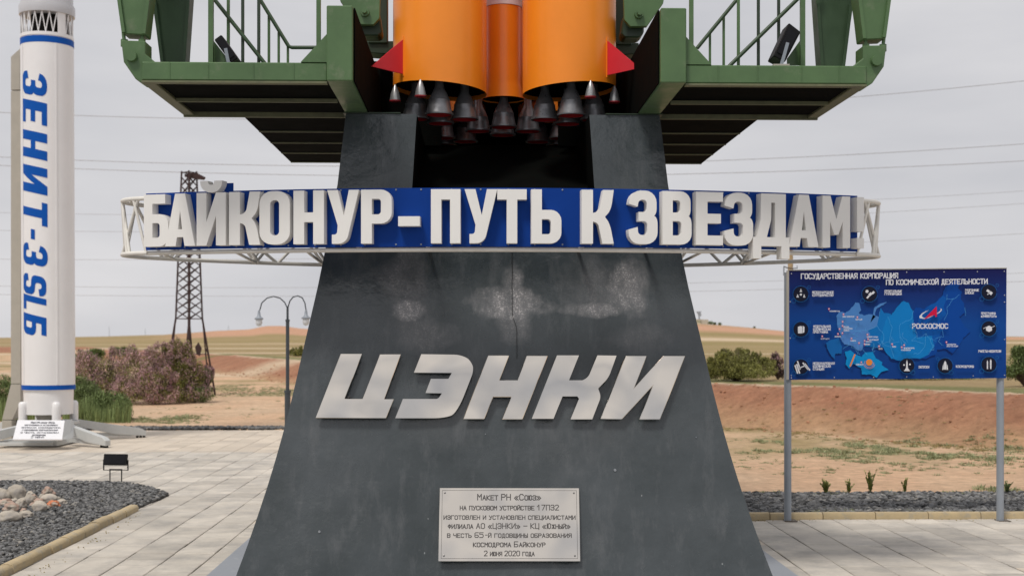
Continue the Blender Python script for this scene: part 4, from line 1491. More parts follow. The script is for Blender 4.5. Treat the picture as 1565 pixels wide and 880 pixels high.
# letters
SIGN = [('Б', 220, 257), ('А', 252.5, 298), ('Й', 300.5, 345), ('К', 350, 397.5), ('О', 396.5, 443), ('Н', 448.5, 495), ('У', 500, 548.5), ('Р', 551.8, 598.6), ('–', 608.5, 641.5),
        ('П', 658.6, 703.6), ('У', 710, 760), ('Т', 760, 805), ('Ь', 812, 858), ('К', 889, 938), ('З', 960.5, 1005), ('В', 1012.5, 1057), ('Е', 1064, 1105), ('З', 1107, 1151), ('Д', 1151, 1206.5), ('А', 1206, 1251), ('М', 1257, 1299.3), ('!', 1310, 1320.5)]
LD = 0.072
ZL0, ZL1 = 2.203, 2.538
def arc_u(px):
    """half-chord of the front arc (at the letters' faces) where the column px meets it"""
    lo, hi = -2.6, 2.6
    for _ in range(40):
        m_ = (lo + hi) / 2
        p_ = arc(m_, LD, 0)
        if CX + p_.x / p_.y * F < px:
            lo = m_
        else:
            hi = m_
    return (lo + hi) / 2
for ch, xa, xb in SIGN:
    ua, ub = arc_u(xa), arc_u(xb)
    t = (math.asin(ua / RA) + math.asin(ub / RA)) / 2
    wid = (math.asin(ub / RA) - math.asin(ua / RA)) * (RA + LD)
    cpt = L((RA + LD) * math.sin(t), VFR + RA - (RA + LD) * math.cos(t), 0)
    ex = (L(math.cos(t), math.sin(t), 0) - L(0, 0, 0)).normalized()
    ez = (L(math.sin(t), -math.cos(t), 0) - L(0, 0, 0)).normalized()
    hgt = ZL1 - ZL0
    base = 'И' if ch == 'Й' else ch
    parts = []
    if ch == '!':
        gw = 0.2
        parts = [[[(0, .33), (.2, .33), (.2, 1), (0, 1)]], [[(0, 0), (.2, 0), (.2, .2), (0, .2)]]]
    else:
        gw, lps = glyph_loops(base)
        parts = [lps]
    if ch == 'Й':
        parts.append([rounded([(.07, 1.225), (.08, 1.005, .18), (.49, 1.005, .18), (.50, 1.225), (.35, 1.225), (.33, 1.15, .03), (.24, 1.15, .03), (.22, 1.225)])])
    mb = MB()
    for lps in parts:
        loops = [[cpt + ex * ((x / gw - 0.5) * wid) + Vector((0, 0, ZL0 + y_ * hgt)) for x, y_ in lp] for lp in lps]
        mb.prism(loops, ez * -(LD - 0.001))
    o = obj('letter', mb, M_WHITE, ring, label='white raised letter %s' % ch if ch not in '–!' else ('white raised dash' if ch == '–' else 'white raised exclamation mark'))
    if ch == 'Й':
        # the small blue tab behind the breve
        tab = MB().prism([[cpt + ex * ((x / gw - 0.5) * wid) + Vector((0, 0, z)) - ez * (LD + 0.0015) for x, z in ((.44, ZT - 0.01), (.62, ZT - 0.01), (.62, ZT + 0.05), (.44, ZT + 0.05))]], ez * -0.004)
        obj('blue_tab', tab, M_BLUE, ring)
bo = MB()
for k in range(27):
    u = -2.25 + k * 4.5 / 26 + random.uniform(-.02, .02)
    for z in (ZB + 0.027, ZT - 0.011):
        bo.cyl(arc(u, 0.0, z), arc(u, 0.005, z), 0.006, 0.004, 8)
o = obj('rivets', bo, M_POST, ring)
o['kind'] = 'stuff'

# ------------------------------------------------------------------ info board
ZI = 11.57
K = ZI / F
def bpt(px, py, w=0.0):
    """on the board's face, w in front of it"""
    p = P(px, py, ZI)
    return Vector((p.x, p.y - w, p.z))
brd = thing('information_board', 'wide blue information board with a map and round icons on two grey posts', 'board', (P(1371, 797, ZI).x, ZI, 0))
for px in (1205.5, 1531.5):
    p = P(px, 797, ZI)
    po = obj('post', MB().cyl((p.x, p.y + 0.045, 0.0), (p.x, p.y + 0.045, P(0, 416, ZI).z), 0.032, n=20), M_POST, brd, smooth=40)
    obj('foot_plate', MB().box(p.x - 0.03, p.x + 0.075, p.y - 0.02, p.y + 0.11, 0.0, 0.007), mat('brown_foot_plate', (0.12, 0.10, 0.08), 0.7), po)
BC = [(1205, 413.5), (1538.5, 410.3), (1537.5, 577.5), (1205, 580)]
pn = MB().prism([[bpt(x, y_) for x, y_ in BC]], (0, 0.012, 0))
# board print background: painted gradient from navy at the top to clearer blue
mb_ = bpy.data.materials.new('printed_blue_board')
mb_.use_nodes = True
n = mb_.node_tree
b = n.nodes['Principled BSDF']
b.inputs['Roughness'].default_value = 0.5
b.inputs['Specular IOR Level'].default_value = 0.12
tcp = n.nodes.new('ShaderNodeTexCoord')
sep = nn('ShaderNodeSeparateXYZ')
n.links.new(tcp.outputs['Object'], sep.inputs[0])
zt_, zb_ = P(0, 412, ZI).z, P(0, 580, ZI).z
gz = rangen(sep.outputs['Z'], zb_, zt_, 0, 1)
rp = nn('ShaderNodeValToRGB')
e = rp.color_ramp.elements
e[0].position = 0.0
e[0].color = (0.005, 0.045, 0.23, 1)
e[1].position = 1.0
e[1].color = (0.010, 0.012, 0.085, 1)
x_ = rp.color_ramp.elements.new(0.5)
x_.color = (0.005, 0.062, 0.29, 1)
x_ = rp.color_ramp.elements.new(0.8)
x_.color = (0.008, 0.028, 0.16, 1)
n.links.new(gz, rp.inputs['Fac'])
n.links.new(rp.outputs['Color'], b.inputs['Base Color'])
obj('panel', pn, mb_, brd)
ed = MB()
ed.strip(bpt(1204, 413.5, -0.004), bpt(1204, 580, -0.004), 0.010, 0.022, up=(1, 0, 0))
ed.strip(bpt(1205, 412.7, -0.004), bpt(1538.5, 409.5, -0.004), 0.022, 0.006)
obj('edge_trim', ed, M_MAST, brd)
LAYER = [0.0010]
def sheet(name, polys, m, step=0.0004):
    LAYER[0] += step
    mb = MB()
    for pg in polys:
        pts = [bpt(x, y_, LAYER[0]) for x, y_ in pg]
        tr_ = tessellate_polygon([pts])
        mb.add(pts, [tuple(t) for t in tr_])
    return obj(name, mb, m, brd)
def pq(x, y_, q):
    """points measured on the four enlargements of the board (8.943 times)"""
    ox, oy = {0: (1200, 405), 1: (1370, 405), 2: (1200, 490), 3: (1370, 490)}[q]
    return ox + x / 8.943, oy + y_ / 8.943
def flat(name, c, **kw):
    return mat(name, c, 0.5, var=0.04, spec=0.12, **kw)
MA = flat('map_blue_west', (0.075, 0.23, 0.56))
MA2 = flat('map_blue_volga', (0.085, 0.24, 0.60))
MBc = flat('map_blue_ural', (0.005, 0.165, 0.50))
MC = flat('map_blue_siberia', (0.005, 0.20, 0.56))
MD = flat('map_blue_east', (0.004, 0.095, 0.40))
ME = flat('map_blue_far_east', (0.003, 0.060, 0.32))
MS = flat('map_shadow_navy', (0.003, 0.022, 0.13))
MK = flat('map_kazakhstan_blue', (0.004, 0.26, 0.62))
MSO = flat('map_blue_south', (0.008, 0.13, 0.42))
MLINE = flat('map_border_line', (0.10, 0.40, 0.75))
MWH = flat('print_white', (0.72, 0.73, 0.78))
MICON = flat('icon_black', (0.010, 0.012, 0.028))
MRING = flat('icon_ring_blue', (0.02, 0.16, 0.42))
MREDP = flat('print_red', (0.62, 0.01, 0.06))
MORG = flat('print_orange', (0.80, 0.26, 0.05))
def jag(poly, amp=0.8, seed=1, n_=3):
    rnd = random.Random(seed)
    out = []
    for i, a in enumerate(poly):
        b_ = poly[(i + 1) % len(poly)]
        out.append(a)
        d = math.hypot(b_[0] - a[0], b_[1] - a[1])
        kk = int(min(n_, d / 3))
        for k in range(kk):
            t = (k + 1) / (kk + 1)
            out.append((a[0] + (b_[0] - a[0]) * t + rnd.uniform(-amp, amp), a[1] + (b_[1] - a[1]) * t + rnd.uniform(-amp, amp)))
    return out
RUS_E = [(1400, 469), (1411, 472), (1421, 466), (1430, 462), (1441, 450), (1444, 440), (1452, 433), (1461, 427), (1467, 432), (1464, 440), (1470, 446), (1468, 456), (1473, 463), (1475, 478), (1466, 484), (1475, 500), (1484, 506), (1472, 516), (1466, 528), (1456, 540), (1446, 533), (1432, 534), (1430, 542), (1415, 548), (1400, 545), (1388, 546), (1375, 520)]
KAZ = [(1291, 537), (1300, 535), (1306, 541), (1317, 545), (1322, 538), (1334, 537), (1338, 547), (1348, 553), (1347, 557), (1358, 565), (1347, 568), (1340, 577), (1331, 572), (1317, 572), (1316, 562), (1307, 557), (1304, 555), (1298, 563), (1292, 556), (1294, 548)]
SHIFT = (0.8, 1.8)
WEST = [(1278, 483), (1283, 476), (1292, 478), (1298, 474), (1305, 466), (1307, 462), (1313, 463), (1316, 474), (1312, 478), (1320, 482), (1330, 480), (1343, 484), (1346, 470), (1351, 476), (1356, 484), (1362, 482), (1370, 470), (1378, 462), (1386, 460), (1393, 468), (1395, 480), (1398, 490), (1390, 500), (1378, 515), (1340, 530), (1318, 528), (1316, 536), (1311, 535), (1300, 527), (1285, 518), (1290, 505), (1278, 495)]
SIB = [(1334, 500), (1343, 486), (1346, 472), (1351, 476), (1356, 484), (1362, 478), (1372, 470), (1380, 460), (1388, 462), (1394, 470), (1397, 480), (1404, 483), (1412, 500), (1425, 515), (1428, 528), (1418, 543), (1405, 549), (1392, 548), (1377, 552), (1362, 549), (1358, 540), (1350, 536), (1336, 528), (1318, 520)]
SOUTH = [(1262, 524), (1270, 519), (1282, 516), (1287, 530), (1286, 540), (1277, 540), (1275, 549), (1268, 540), (1264, 532)]
for nm, pg, sd in (('map_shade', RUS_E, 1), ('map_shade', SIB, 2), ('map_shade', KAZ, 3), ('map_shade', SOUTH, 4)):
    sheet(nm, [jag([(x - 1.3, y_ + 3.0) for x, y_ in pg], 0.8, sd)], MS, 0.0002)
sheet('map_far_east', [jag(RUS_E, 0.8, 1)], ME)
sheet('map_east', [jag([(1404, 483), (1421, 466), (1430, 462), (1441, 452), (1446, 455), (1442, 470), (1446, 480), (1436, 490), (1440, 505), (1432, 520), (1428, 530), (1418, 543), (1405, 549), (1398, 520)], 0.7, 6)], MD)
sheet('map_ural', [jag([(1330, 482), (1343, 484), (1346, 470), (1351, 478), (1362, 480), (1366, 500), (1358, 530), (1340, 531), (1318, 528), (1322, 505)], 0.7, 7)], MBc)
sheet('map_siberia', [jag([(1356, 484), (1362, 482), (1370, 470), (1380, 460), (1388, 462), (1395, 475), (1397, 500), (1400, 515), (1424, 513), (1428, 528), (1418, 542), (1405, 548), (1392, 547), (1377, 551), (1362, 548), (1352, 536), (1345, 520), (1350, 500)], 0.7, 8)], MC)
sheet('map_west', [jag(WEST[:13] + [(1340, 498), (1322, 508), (1300, 505), (1284, 512), (1280, 500)], 0.7, 9), jag([(1330, 493), (1334, 480), (1336, 470), (1345, 464), (1355, 461), (1350, 466), (1340, 471), (1337, 479), (1338, 484)], 0.4, 10)], MA)
sheet('map_volga', [jag([(1288, 505), (1310, 503), (1326, 504), (1330, 512), (1322, 520), (1319, 530), (1316, 536), (1310, 535), (1303, 529), (1290, 526), (1284, 517)], 0.7, 11)], MA2)
sheet('map_south', [jag(SOUTH, 0.6, 12)], MSO)
sheet('map_kazakhstan', [jag(KAZ, 0.6, 13)], MK)
def lineset(name, lines, w, m):
    LAYER[0] += 0.0004
    mb = MB()
    k = 0
    for ln in lines:
        pts = [Vector(p) for p in ln]
        for a, b_ in zip(pts[:-1], pts[1:]):
            e_ = (b_ - a)
            if e_.length < 1e-6:
                continue
            e_ = e_.normalized() * (w / 2)
            nr_ = Vector((-e_.y, e_.x))
            k += 1
            mb.add([bpt(q.x, q.y, LAYER[0] + (k % 4) * 0.00005) for q in (a - e_ - nr_, b_ + e_ - nr_, b_ + e_ + nr_, a - e_ + nr_)], [(0, 1, 2, 3)])
    LAYER[0] += 0.0002
    return obj(name, mb, m, brd)
def wl(pts, seed, amp=1.0):
    rnd = random.Random(seed)
    out = [pts[0]]
    for a, b_ in zip(pts[:-1], pts[1:]):
        kk = 3
        for k in range(1, kk + 1):
            t = k / kk
            out.append((a[0] + (b_[0] - a[0]) * t + rnd.uniform(-amp, amp), a[1] + (b_[1] - a[1]) * t + rnd.uniform(-amp, amp)))
    return out
rb_ = random.Random(12)
extra_b = []
for k_ in range(26):
    x0b, y0b = rb_.uniform(1292, 1440), rb_.uniform(488, 530)
    extra_b.append(wl([(x0b, y0b), (x0b + rb_.uniform(-9, 9), y0b + rb_.uniform(3, 10)), (x0b + rb_.uniform(-14, 14), y0b + rb_.uniform(6, 15))], 100 + k_, 1.2))
for ln_b in extra_b + [wl([(1340, 498), (1350, 512), (1348, 530)], 1), wl([(1356, 484), (1362, 500), (1358, 520), (1364, 545)], 2), wl([(1395, 475), (1392, 488), (1380, 492), (1373, 497), (1374, 515)], 3), wl([(1397, 500), (1402, 517), (1414, 510), (1420, 517), (1428, 520)], 4), wl([(1446, 450), (1445, 457), (1455, 457), (1447, 470), (1446, 480), (1442, 490)], 5), wl([(1455, 457), (1466, 450)], 6), wl([(1414, 510), (1412, 530), (1405, 540), (1395, 540)], 7), wl([(1300, 505), (1326, 504), (1340, 498)], 8), wl([(1374, 515), (1380, 535), (1390, 538)], 9), wl([(1438, 500), (1440, 514), (1428, 517)], 10), wl([(1473, 470), (1474, 482)], 11), wl([(1278, 495), (1290, 492), (1300, 505)], 12), wl([(1345, 520), (1352, 528), (1364, 532)], 13), wl([(1420, 517), (1424, 530), (1418, 541)], 14)]:
    lineset('map_border', [ln_b], 0.35, MLINE)
# icons
def disc(cx_, cy_, r, n_=28):
    return [(cx_ + r * math.cos(2 * PI * i / n_), cy_ + r * math.sin(2 * PI * i / n_)) for i in range(n_)]
def circ_line(cx_, cy_, r, a0=0, a1=360, n_=24):
    return [(cx_ + r * math.cos(R(a0 + (a1 - a0) * i / n_)), cy_ + r * math.sin(R(a0 + (a1 - a0) * i / n_))) for i in range(n_ + 1)]
ICON = [(1222.9, 449.2, 1), (1327.7, 449.4, 1), (1222.9, 503.0, 0), (1222.9, 560, 2), (1384.5, 558.4, 3), (1442.8, 558.4, 3), (1509.6, 446.5, 1), (1509.6, 502, 0), (1509.6, 556.5, 0)]
for x, y_, _ in ICON:
    sheet('icon_disc', [disc(x, y_, 11.2)], MICON, 0.0)
LAYER[0] += 0.0004
lineset('icon_rings', [circ_line(x, y_, 12.3, 10, 350) for x, y_, _ in ICON] +
        [circ_line(x + 12.6 * (1 if i not in (4, 5) else -0.9), y_ - 10.5, 2.2) for i, (x, y_, _) in enumerate(ICON)] +
        [circ_line(x + (-11 if i not in (4, 5) else 9), y_ + 10.5, 3.3) for i, (x, y_, _) in enumerate(ICON)], 0.4, MRING)
# pictures in the discs
def rp_(cx_, cy_, w, h, ang):
    c, s_ = math.cos(R(ang)), math.sin(R(ang))
    return [(cx_ + x * c - y_ * s_, cy_ + x * s_ + y_ * c) for x, y_ in ((-w / 2, -h / 2), (w / 2, -h / 2), (w / 2, h / 2), (-w / 2, h / 2))]
PSETS = []
pics = []
x, y_ = ICON[0][:2]
for dx_, dy_ in ((0, -5), (-5, 3.3), (5, 3.3)):
    pics += [disc(x + dx_, y_ + dy_ - 1.6, 0.9, 10), [(x + dx_ - 2, y_ + dy_ + 2), (x + dx_ - 1, y_ + dy_ - .3), (x + dx_ + 1, y_ + dy_ - .3), (x + dx_ + 2, y_ + dy_ + 2)]]
pics += [disc(x, y_ + 1, 1.7, 14)]
PSETS.append(pics)
pics = []
x, y_ = ICON[1][:2]
pics += [rp_(x + 1, y_ + 0.3, 5, 4, -40), rp_(x + 5.3, y_ - 2, 3.2, 4.5, 40), rp_(x - 2.5, y_ + 4.5, 5.2, 2.6, -48), disc(x - 4, y_ - 4, 2.4, 12)]
PSETS.append(pics)
pics = []
x, y_ = ICON[2][:2]
pics += [[(x - 4.5, y_ - 4), (x + 0.6, y_ - 5), (x + 2, y_ - 3.2), (x + 2, y_ + 6.2), (x - 4.5, y_ + 6.2)], [(x + 2.6, y_ - 5.5), (x + 5.5, y_ - 3.6), (x + 5.2, y_ + 4.6), (x + 2.6, y_ + 6)]]
PSETS.append(pics)
pics = []
x, y_ = ICON[3][:2]
for k in range(4):
    pics += [rp_(x - 7 + k * 1.9, y_ + 4 - k * 3.1, 2.0, 13.5, -18)] if k % 2 == 0 else []
pics += [rp_(x - 4.2, y_ + 3.2, 2.2, 15, -18), rp_(x + 6.8, y_ - 1, 2.2, 13, -38), rp_(x + 9.8, y_ + 0.5, 2.2, 13, -38), rp_(x + 1, y_ + 0.6, 10, 1.6, -22)]
PSETS.append(pics)
pics = []
x, y_ = ICON[4][:2]
pics += [[(x, y_ - 9), (x + 1.1, y_ - 5), (x + 1.3, y_ + 3), (x + 3.5, y_ + 7), (x - 3.5, y_ + 7), (x - 1.3, y_ + 3), (x - 1.1, y_ - 5)], rp_(x, y_ + 7.6, 9, 1.2, 0), disc(x - 4.4, y_ - 1, 1.3, 8), disc(x + 4.6, y_ - 2, 1.3, 8)]
PSETS.append(pics)
pics = []
x, y_ = ICON[5][:2]
pics += [[(x, y_ - 7.5), (x + 1.8, y_ - 4.5), (x + 1.8, y_ + 6), (x - 1.8, y_ + 6), (x - 1.8, y_ - 4.5)], [(x - 2.4, y_ - 3), (x - 2.2, y_ + 6), (x - 4.4, y_ + 6.5), (x - 3.6, y_)], [(x + 2.4, y_ - 3), (x + 2.2, y_ + 6), (x + 4.4, y_ + 6.5), (x + 3.6, y_)]]
PSETS.append(pics)
pics = []
x, y_ = ICON[6][:2]
pics += [rp_(x - 1.2, y_ - 1.6, 5, 3.6, 35), rp_(x + 2.8, y_ + 1.6, 4.2, 4.6, 35), rp_(x - 1.6, y_ + 3, 2.6, 1.2, -50)]
PSETS.append(pics)
pics = []
x, y_ = ICON[7][:2]
pics += [[(x, y_ - 4.5), (x + 4.6, y_ - 2.4), (x + 4.6, y_ + 2.8), (x, y_ + 5.2), (x - 4.6, y_ + 2.8), (x - 4.6, y_ - 2.4)], rp_(x - 6.3, y_ - 1.2, 5, 0.8, -25), rp_(x + 6.6, y_ - 3.0, 5, 0.8, -25)]
PSETS.append(pics)
pics = []
x, y_ = ICON[8][:2]
pics += [[(x - 2.4, y_ - 6.5), (x - 1.5, y_ - 4), (x - 1.5, y_ + 7), (x - 3.3, y_ + 7), (x - 3.3, y_ - 4)], [(x + 2.6, y_ - 8), (x + 3.8, y_ - 5.5), (x + 3.6, y_ + 7), (x + 1.6, y_ + 7), (x + 1.4, y_ - 5.5)]]
PSETS.append(pics)
for pics in PSETS:
    sheet('icon_picture', pics, MWH, 0.0001)
# Kazakhstan emblem
sheet('orange_sun', [disc(1327, 553.5, 4.9), rp_(1301.5, 550.3, 2.2, 20, 22)], MORG)
lineset('orange_rays', [circ_line(1327, 554, 6.9, 0, 200), circ_line(1327, 554, 8.8, 20, 170)], 0.8, flat('faded_pink_print', (0.45, 0.28, 0.42)))
# arrow-and-orbit emblem
x0_, y0_ = 1402.5, 486.5
sheet('orbit', [[(1403.1, 483.6), (1407, 479), (1412, 476.2), (1418, 474.0), (1412, 477.4), (1407.5, 481), (1407.2, 484), (1410.5, 485.8), (1417, 485.0), (1425.5, 481.8), (1417, 486.2), (1409, 487), (1404, 486.2)],
               [(1425, 481.5), (1432, 477.5), (1435.6, 474.5), (1436.2, 472.4), (1434.5, 471.6), (1437.2, 472), (1437.6, 474.2), (1434.6, 477.4), (1428, 481)]], MWH)
sheet('red_arrow', [[(1429.8, 467.8), (1430.2, 483.6), (1427.6, 484.4), (1427.2, 481.2), (1424.6, 481.8), (1410.2, 488.2), (1419, 478.6)]], MREDP)
# lettering
def wr(name, items, m, thick=0.2, lower=1.0):
    LAYER[0] += 0.0005
    mb = MB()
    for s_, xa, xb, yb, h_ in items:
        base = LAYER[0]
        def place(x, y_, w):
            return bpt(x, -y_, base + w)
        if isinstance(yb, tuple):
            y0, y1 = yb
            def place(x, y_, w, y0=y0, y1=y1, xa=xa, xb=xb):
                return bpt(x, -y_ + (y1 - y0) * (x - xa) / (xb - xa), base + w)
            yb = y0
        stroke_text(mb, s_, place, xa, -yb, h_, width=(xb - xa), thick=thick, lower=lower, lift=0.0)
    return obj(name, mb, m, brd)
wr('title_lettering', [('ГОСУДАРСТВЕННАЯ КОРПОРАЦИЯ', 1223.3, 1370.5, (426, 425), 7.2), ('ПО КОСМИЧЕСКОЙ ДЕЯТЕЛЬНОСТИ', 1353, 1507, (435.2, 433.6), 7.0)], MWH, 0.2)
wr('emblem_lettering', [('РОСКОСМОС', 1393, 1446.8, 501.5, 6.6)], MWH, 0.2)
small = [('МЕЖДУНАРОДНОЕ', 1240.3, 1272.7, 448.4, 3.1), ('СОТРУДНИЧЕСТВО', 1240.3, 1272, 452.8, 3.1), ('ОРБИТАЛЬНЫЕ', 1350.4, 1376.5, 446.6, 3.0), ('ГРУППИРОВКИ', 1350.4, 1376, 450.9, 3.0),
         ('РАЗГОННЫЕ', 1473.2, 1494, 445, 3.0), ('БЛОКИ', 1473.2, 1486, 449.3, 3.0), ('ФЕДЕРАЛЬНАЯ', 1241.6, 1268, 500.2, 3.1), ('КОСМИЧЕСКАЯ', 1241.6, 1268, 504.6, 3.1), ('ПРОГРАММА', 1241.6, 1263.8, 508.9, 3.1),
         ('МЕЖДУНАРОДНАЯ', 1241.4, 1274, 556.5, 3.1), ('КОСМИЧЕСКАЯ', 1241.4, 1268, 560.9, 3.1), ('СТАНЦИЯ', 1241.4, 1258, 565.2, 3.1), ('ЗАПУСКИ', 1402.2, 1418, 562, 3.1), ('КОСМОДРОМЫ', 1459.2, 1486, 561.2, 3.1),
         ('ПРОГРАММА', 1497.6, 1519.6, 480.4, 3.0), ('«УНИВЕРСАТ»', 1497.2, 1520.8, 484.6, 3.0), ('РАКЕТЫ-НОСИТЕЛИ', 1493.4, 1527.6, 538.0, 3.1)]
wr('caption_lettering', small, MWH, 0.22)
pins = [(1265.5, 472), (1287.6, 480.2), (1308.8, 484.6), (1286.3, 491.4), (1286.2, 497.8), (1281.7, 502.5), (1279.3, 510), (1286, 508.7), (1255.2, 513.7), (1299.8, 517), (1324.2, 511), (1325, 517.8), (1320, 520.5), (1311.3, 523.8), (1319.7, 525.5), (1341.8, 528.8), (1361.7, 525.6), (1376.4, 530.2), (1380, 527.2), (1444.5, 522.6), (1314.8, 553.3)]
sheet('map_pins', [disc(x, y_, 1.5, 12) for x, y_ in pins] + [[(x - 0.9, y_ + 1), (x + 0.9, y_ + 1), (x, y_ + 3.2)] for x, y_ in pins], MREDP)['kind'] = 'stuff'
sheet('map_pin_centres', [disc(x, y_, 0.95, 10) for x, y_ in pins], MWH)['kind'] = 'stuff'
cit = [('Калининград', 1266.5, 1282, 476.4, 1.7), ('Санкт-Петербург', 1286, 1304.5, 484.8, 1.7), ('Мирный', 1306, 1316, 489.2, 1.7), ('Москва', 1287.5, 1296, 500.3, 1.7), ('Королев', 1288, 1301, 503, 1.7), ('Химки', 1288, 1296, 505.8, 1.7), ('Воронеж', 1274.4, 1283.6, 515, 1.7), ('Крым', 1253.4, 1265.5, 518.4, 1.7), ('Самара', 1298.4, 1306.5, 521.4, 1.7), ('Нижняя Салда', 1323, 1340, 515.6, 1.7), ('Екатеринбург', 1326.5, 1341.5, 520, 1.7), ('Миасс', 1321.8, 1330, 522.7, 1.7), ('Златоуст', 1320.6, 1328, 526.8, 1.7), ('Омск', 1341.2, 1347, 533.6, 1.7), ('Томск', 1361.6, 1367.6, 530.4, 1.7), ('Железногорск', 1379.5, 1395.5, 532.6, 1.7), ('Красноярск', 1376, 1390, 535.6, 1.7), ('Космодром', 1445, 1459, 527, 1.7), ('Восточный', 1445, 1461.8, 529.8, 1.7), ('Байконур', 1306.5, 1317.8, 557.6, 1.7)]
wr('city_lettering', cit, MWH, 0.22)
sc_ = MB()
for x, y_ in ((1209.5, 418), (1209, 573.5), (1209, 577), (1275, 576.5), (1335, 576.3), (1385.5, 575.6), (1426, 575.6), (1487, 574), (1534.5, 414.5), (1493.5, 415), (1442.5, 415.5), (1385.5, 415.8), (1535, 451), (1535, 461.5), (1535, 518.5), (1535, 573), (1207.5, 516.5), (1207.5, 461)):
    sc_.cyl(bpt(x, y_, 0), bpt(x, y_, 0.006), 0.0052, 0.0042, 8)
o = obj('screw_heads', sc_, M_STEEL_E, brd)
o['kind'] = 'stuff'

# ------------------------------------------------------------------ white rocket model on the left
ZN = 20.5
def zn(py):
    return EYE + (HY - py) * ZN / F
XN = (74.5 - CX) * ZN / F
wr_ = thing('white_rocket_model', 'white rocket model with blue lettering standing on splayed grey legs', 'rocket', (XN, ZN, 0))
RN = 0.398
lean = (0.0, 0)
LX = -0.0042
body = MB().lathe([(RN - 0.035, zn(632)), (RN - 0.035, zn(630)), (RN - 0.022, zn(595)), (RN, zn(594)), (RN, 6.19 + 0.10)], (XN, ZN), 64, lean=(LX, 0))
obj('lower_stage', body, M_ROCKET, wr_, smooth=30)
def xz(z):
    return XN + LX * (z - zn(632))
obj('blue_band', MB().lathe([(RN + 0.003, zn(594.5)), (RN + 0.003, zn(587.5))], (xz(0.9), ZN), 64), M_RBLUE, wr_, smooth=30)
obj('blue_band', MB().lathe([(RN + 0.003, 6.185), (RN + 0.003, 6.285)], (xz(6.2), ZN), 64), M_RBLUE, wr_, smooth=30)
obj('interstage_ring', MB().lathe([(RN - 0.01, 6.291), (RN, 6.30), (RN, 6.35), (RN - 0.03, 6.352), (0.1, 6.352)], (xz(6.3), ZN), 64), M_ROCKET, wr_, smooth=30)
obj('interstage_core', MB().lathe([(0.24, 6.353), (0.24, 6.66)], (xz(6.5), ZN), 32), M_DARKIN, wr_, smooth=40)
def cyp(t, r, z):
    """a point on a circle round the rocket; t is the angle from the side facing the camera, positive to the right"""
    return Vector((xz(z) + r * math.sin(t), ZN - r * math.cos(t), z))
nt_ = 22
for k in range(nt_):
    t0 = 2 * PI * k / nt_
    t1 = 2 * PI * (k + 1) / nt_
    obj('interstage_strut', MB().cyl(cyp(t0, RN - 0.015, 6.352), cyp((t0 + t1) / 2, RN - 0.015, 6.66), 0.0085, n=6).cyl(cyp((t0 + t1) / 2, RN - 0.015, 6.66), cyp(t1, RN - 0.015, 6.352), 0.0085, n=6), M_ROCKET, wr_)
for t in (-1.25, 0.92, 2.6, -2.6):
    mb = MB()
    for q in (0, 1):
        pass
    n0 = 6
    ring0 = [cyp(t + (k - n0 / 2) * 0.06, RN - 0.004, 6.351) for k in range(n0 + 1)]
    ring1 = [cyp(t + (k - n0 / 2) * 0.06, RN - 0.004, 6.665) for k in range(n0 + 1)]
    mb.add(ring0 + ring1, [(k, k + 1, n0 + 2 + k, n0 + 1 + k) for k in range(n0)])
    obj('interstage_cover', mb, M_ROCKET, wr_, smooth=40)
obj('upper_stage', MB().lathe([(0.24, 6.664), (RN + 0.018, 6.665), (RN + 0.022, 6.70), (RN + 0.022, 6.80), (RN - 0.008, 6.86), (RN - 0.015, 9.3), (RN - 0.1, 10.0), (0.02, 11)], (xz(6.7), ZN), 64), M_ROCKET_G, wr_, smooth=30)
for t, w in ((-0.78, 0.030), (0.66, 0.030), (0.70 + PI, 0.03)):
    a = cyp(t, RN + 0.004, zn(590) + 0.04)
    b_ = cyp(t, RN + 0.004, 6.18)
    obj('cable_duct', MB().strip(a, b_, 0.022, 0.010, up=(math.sin(t), -math.cos(t), 0)), M_ROCKET, wr_)
# vertical lettering wrapped round the stage
def wrap_glyph(loops, fx, fy, r):
    bm = bmesh.new()
    tris = tessellate_polygon([[Vector((x, y_, 0)) for x, y_ in lp] for lp in loops])
    flatp = [(x, y_) for lp in loops for x, y_ in lp]
    vv = [bm.verts.new((x, y_, 0)) for x, y_ in flatp]
    for t in tris:
        try:
            bm.faces.new([vv[i] for i in t])
        except ValueError:
            pass
    for k in range(1, 12):
        bmesh.ops.bisect_plane(bm, geom=bm.verts[:] + bm.edges[:] + bm.faces[:], plane_co=(0, k / 12, 0), plane_no=(0, 1, 0))
    bm.verts.index_update()
    mb = MB()
    mb.v = [tuple(cyp(fy(v_.co.y), r, fx(v_.co.x, v_.co.y))) for v_ in bm.verts]
    mb.f = [tuple(w.index for w in f_.verts) for f_ in bm.faces]
    bm.free()
    return mb
A0, A1 = math.asin(-27 / 39), math.asin(12.5 / 39)
for ch, ya, yb in (('З', 113, 148), ('Е', 156, 190), ('Н', 202, 242), ('И', 254, 294), ('Т', 306, 341), ('–', 349, 364), ('3', 371, 403), ('S', 417, 447), ('L', 449, 471), ('Б', 477, 508)):
    gw, lps = glyph_loops(ch)
    if ch == '–':
        lps = [[(0, .40), (.42, .40), (.42, .56), (0, .56)]]
    def fx(x, y_, ya=ya, yb=yb, gw=gw):
        return zn(ya + (yb - ya) * (x / gw) + y_ * 9.5 - 0.0)
    a1 = A1 if ch not in 'SLБ' else math.asin(10.5 / 39)
    def fy(y_, a1=a1):
        return A0 + (a1 - A0) * y_
    obj('painted_letter', wrap_glyph(lps, fx, fy, RN + 0.0045), M_RBLUE, wr_, label='blue painted character %s' % ('-' if ch == '–' else ch))
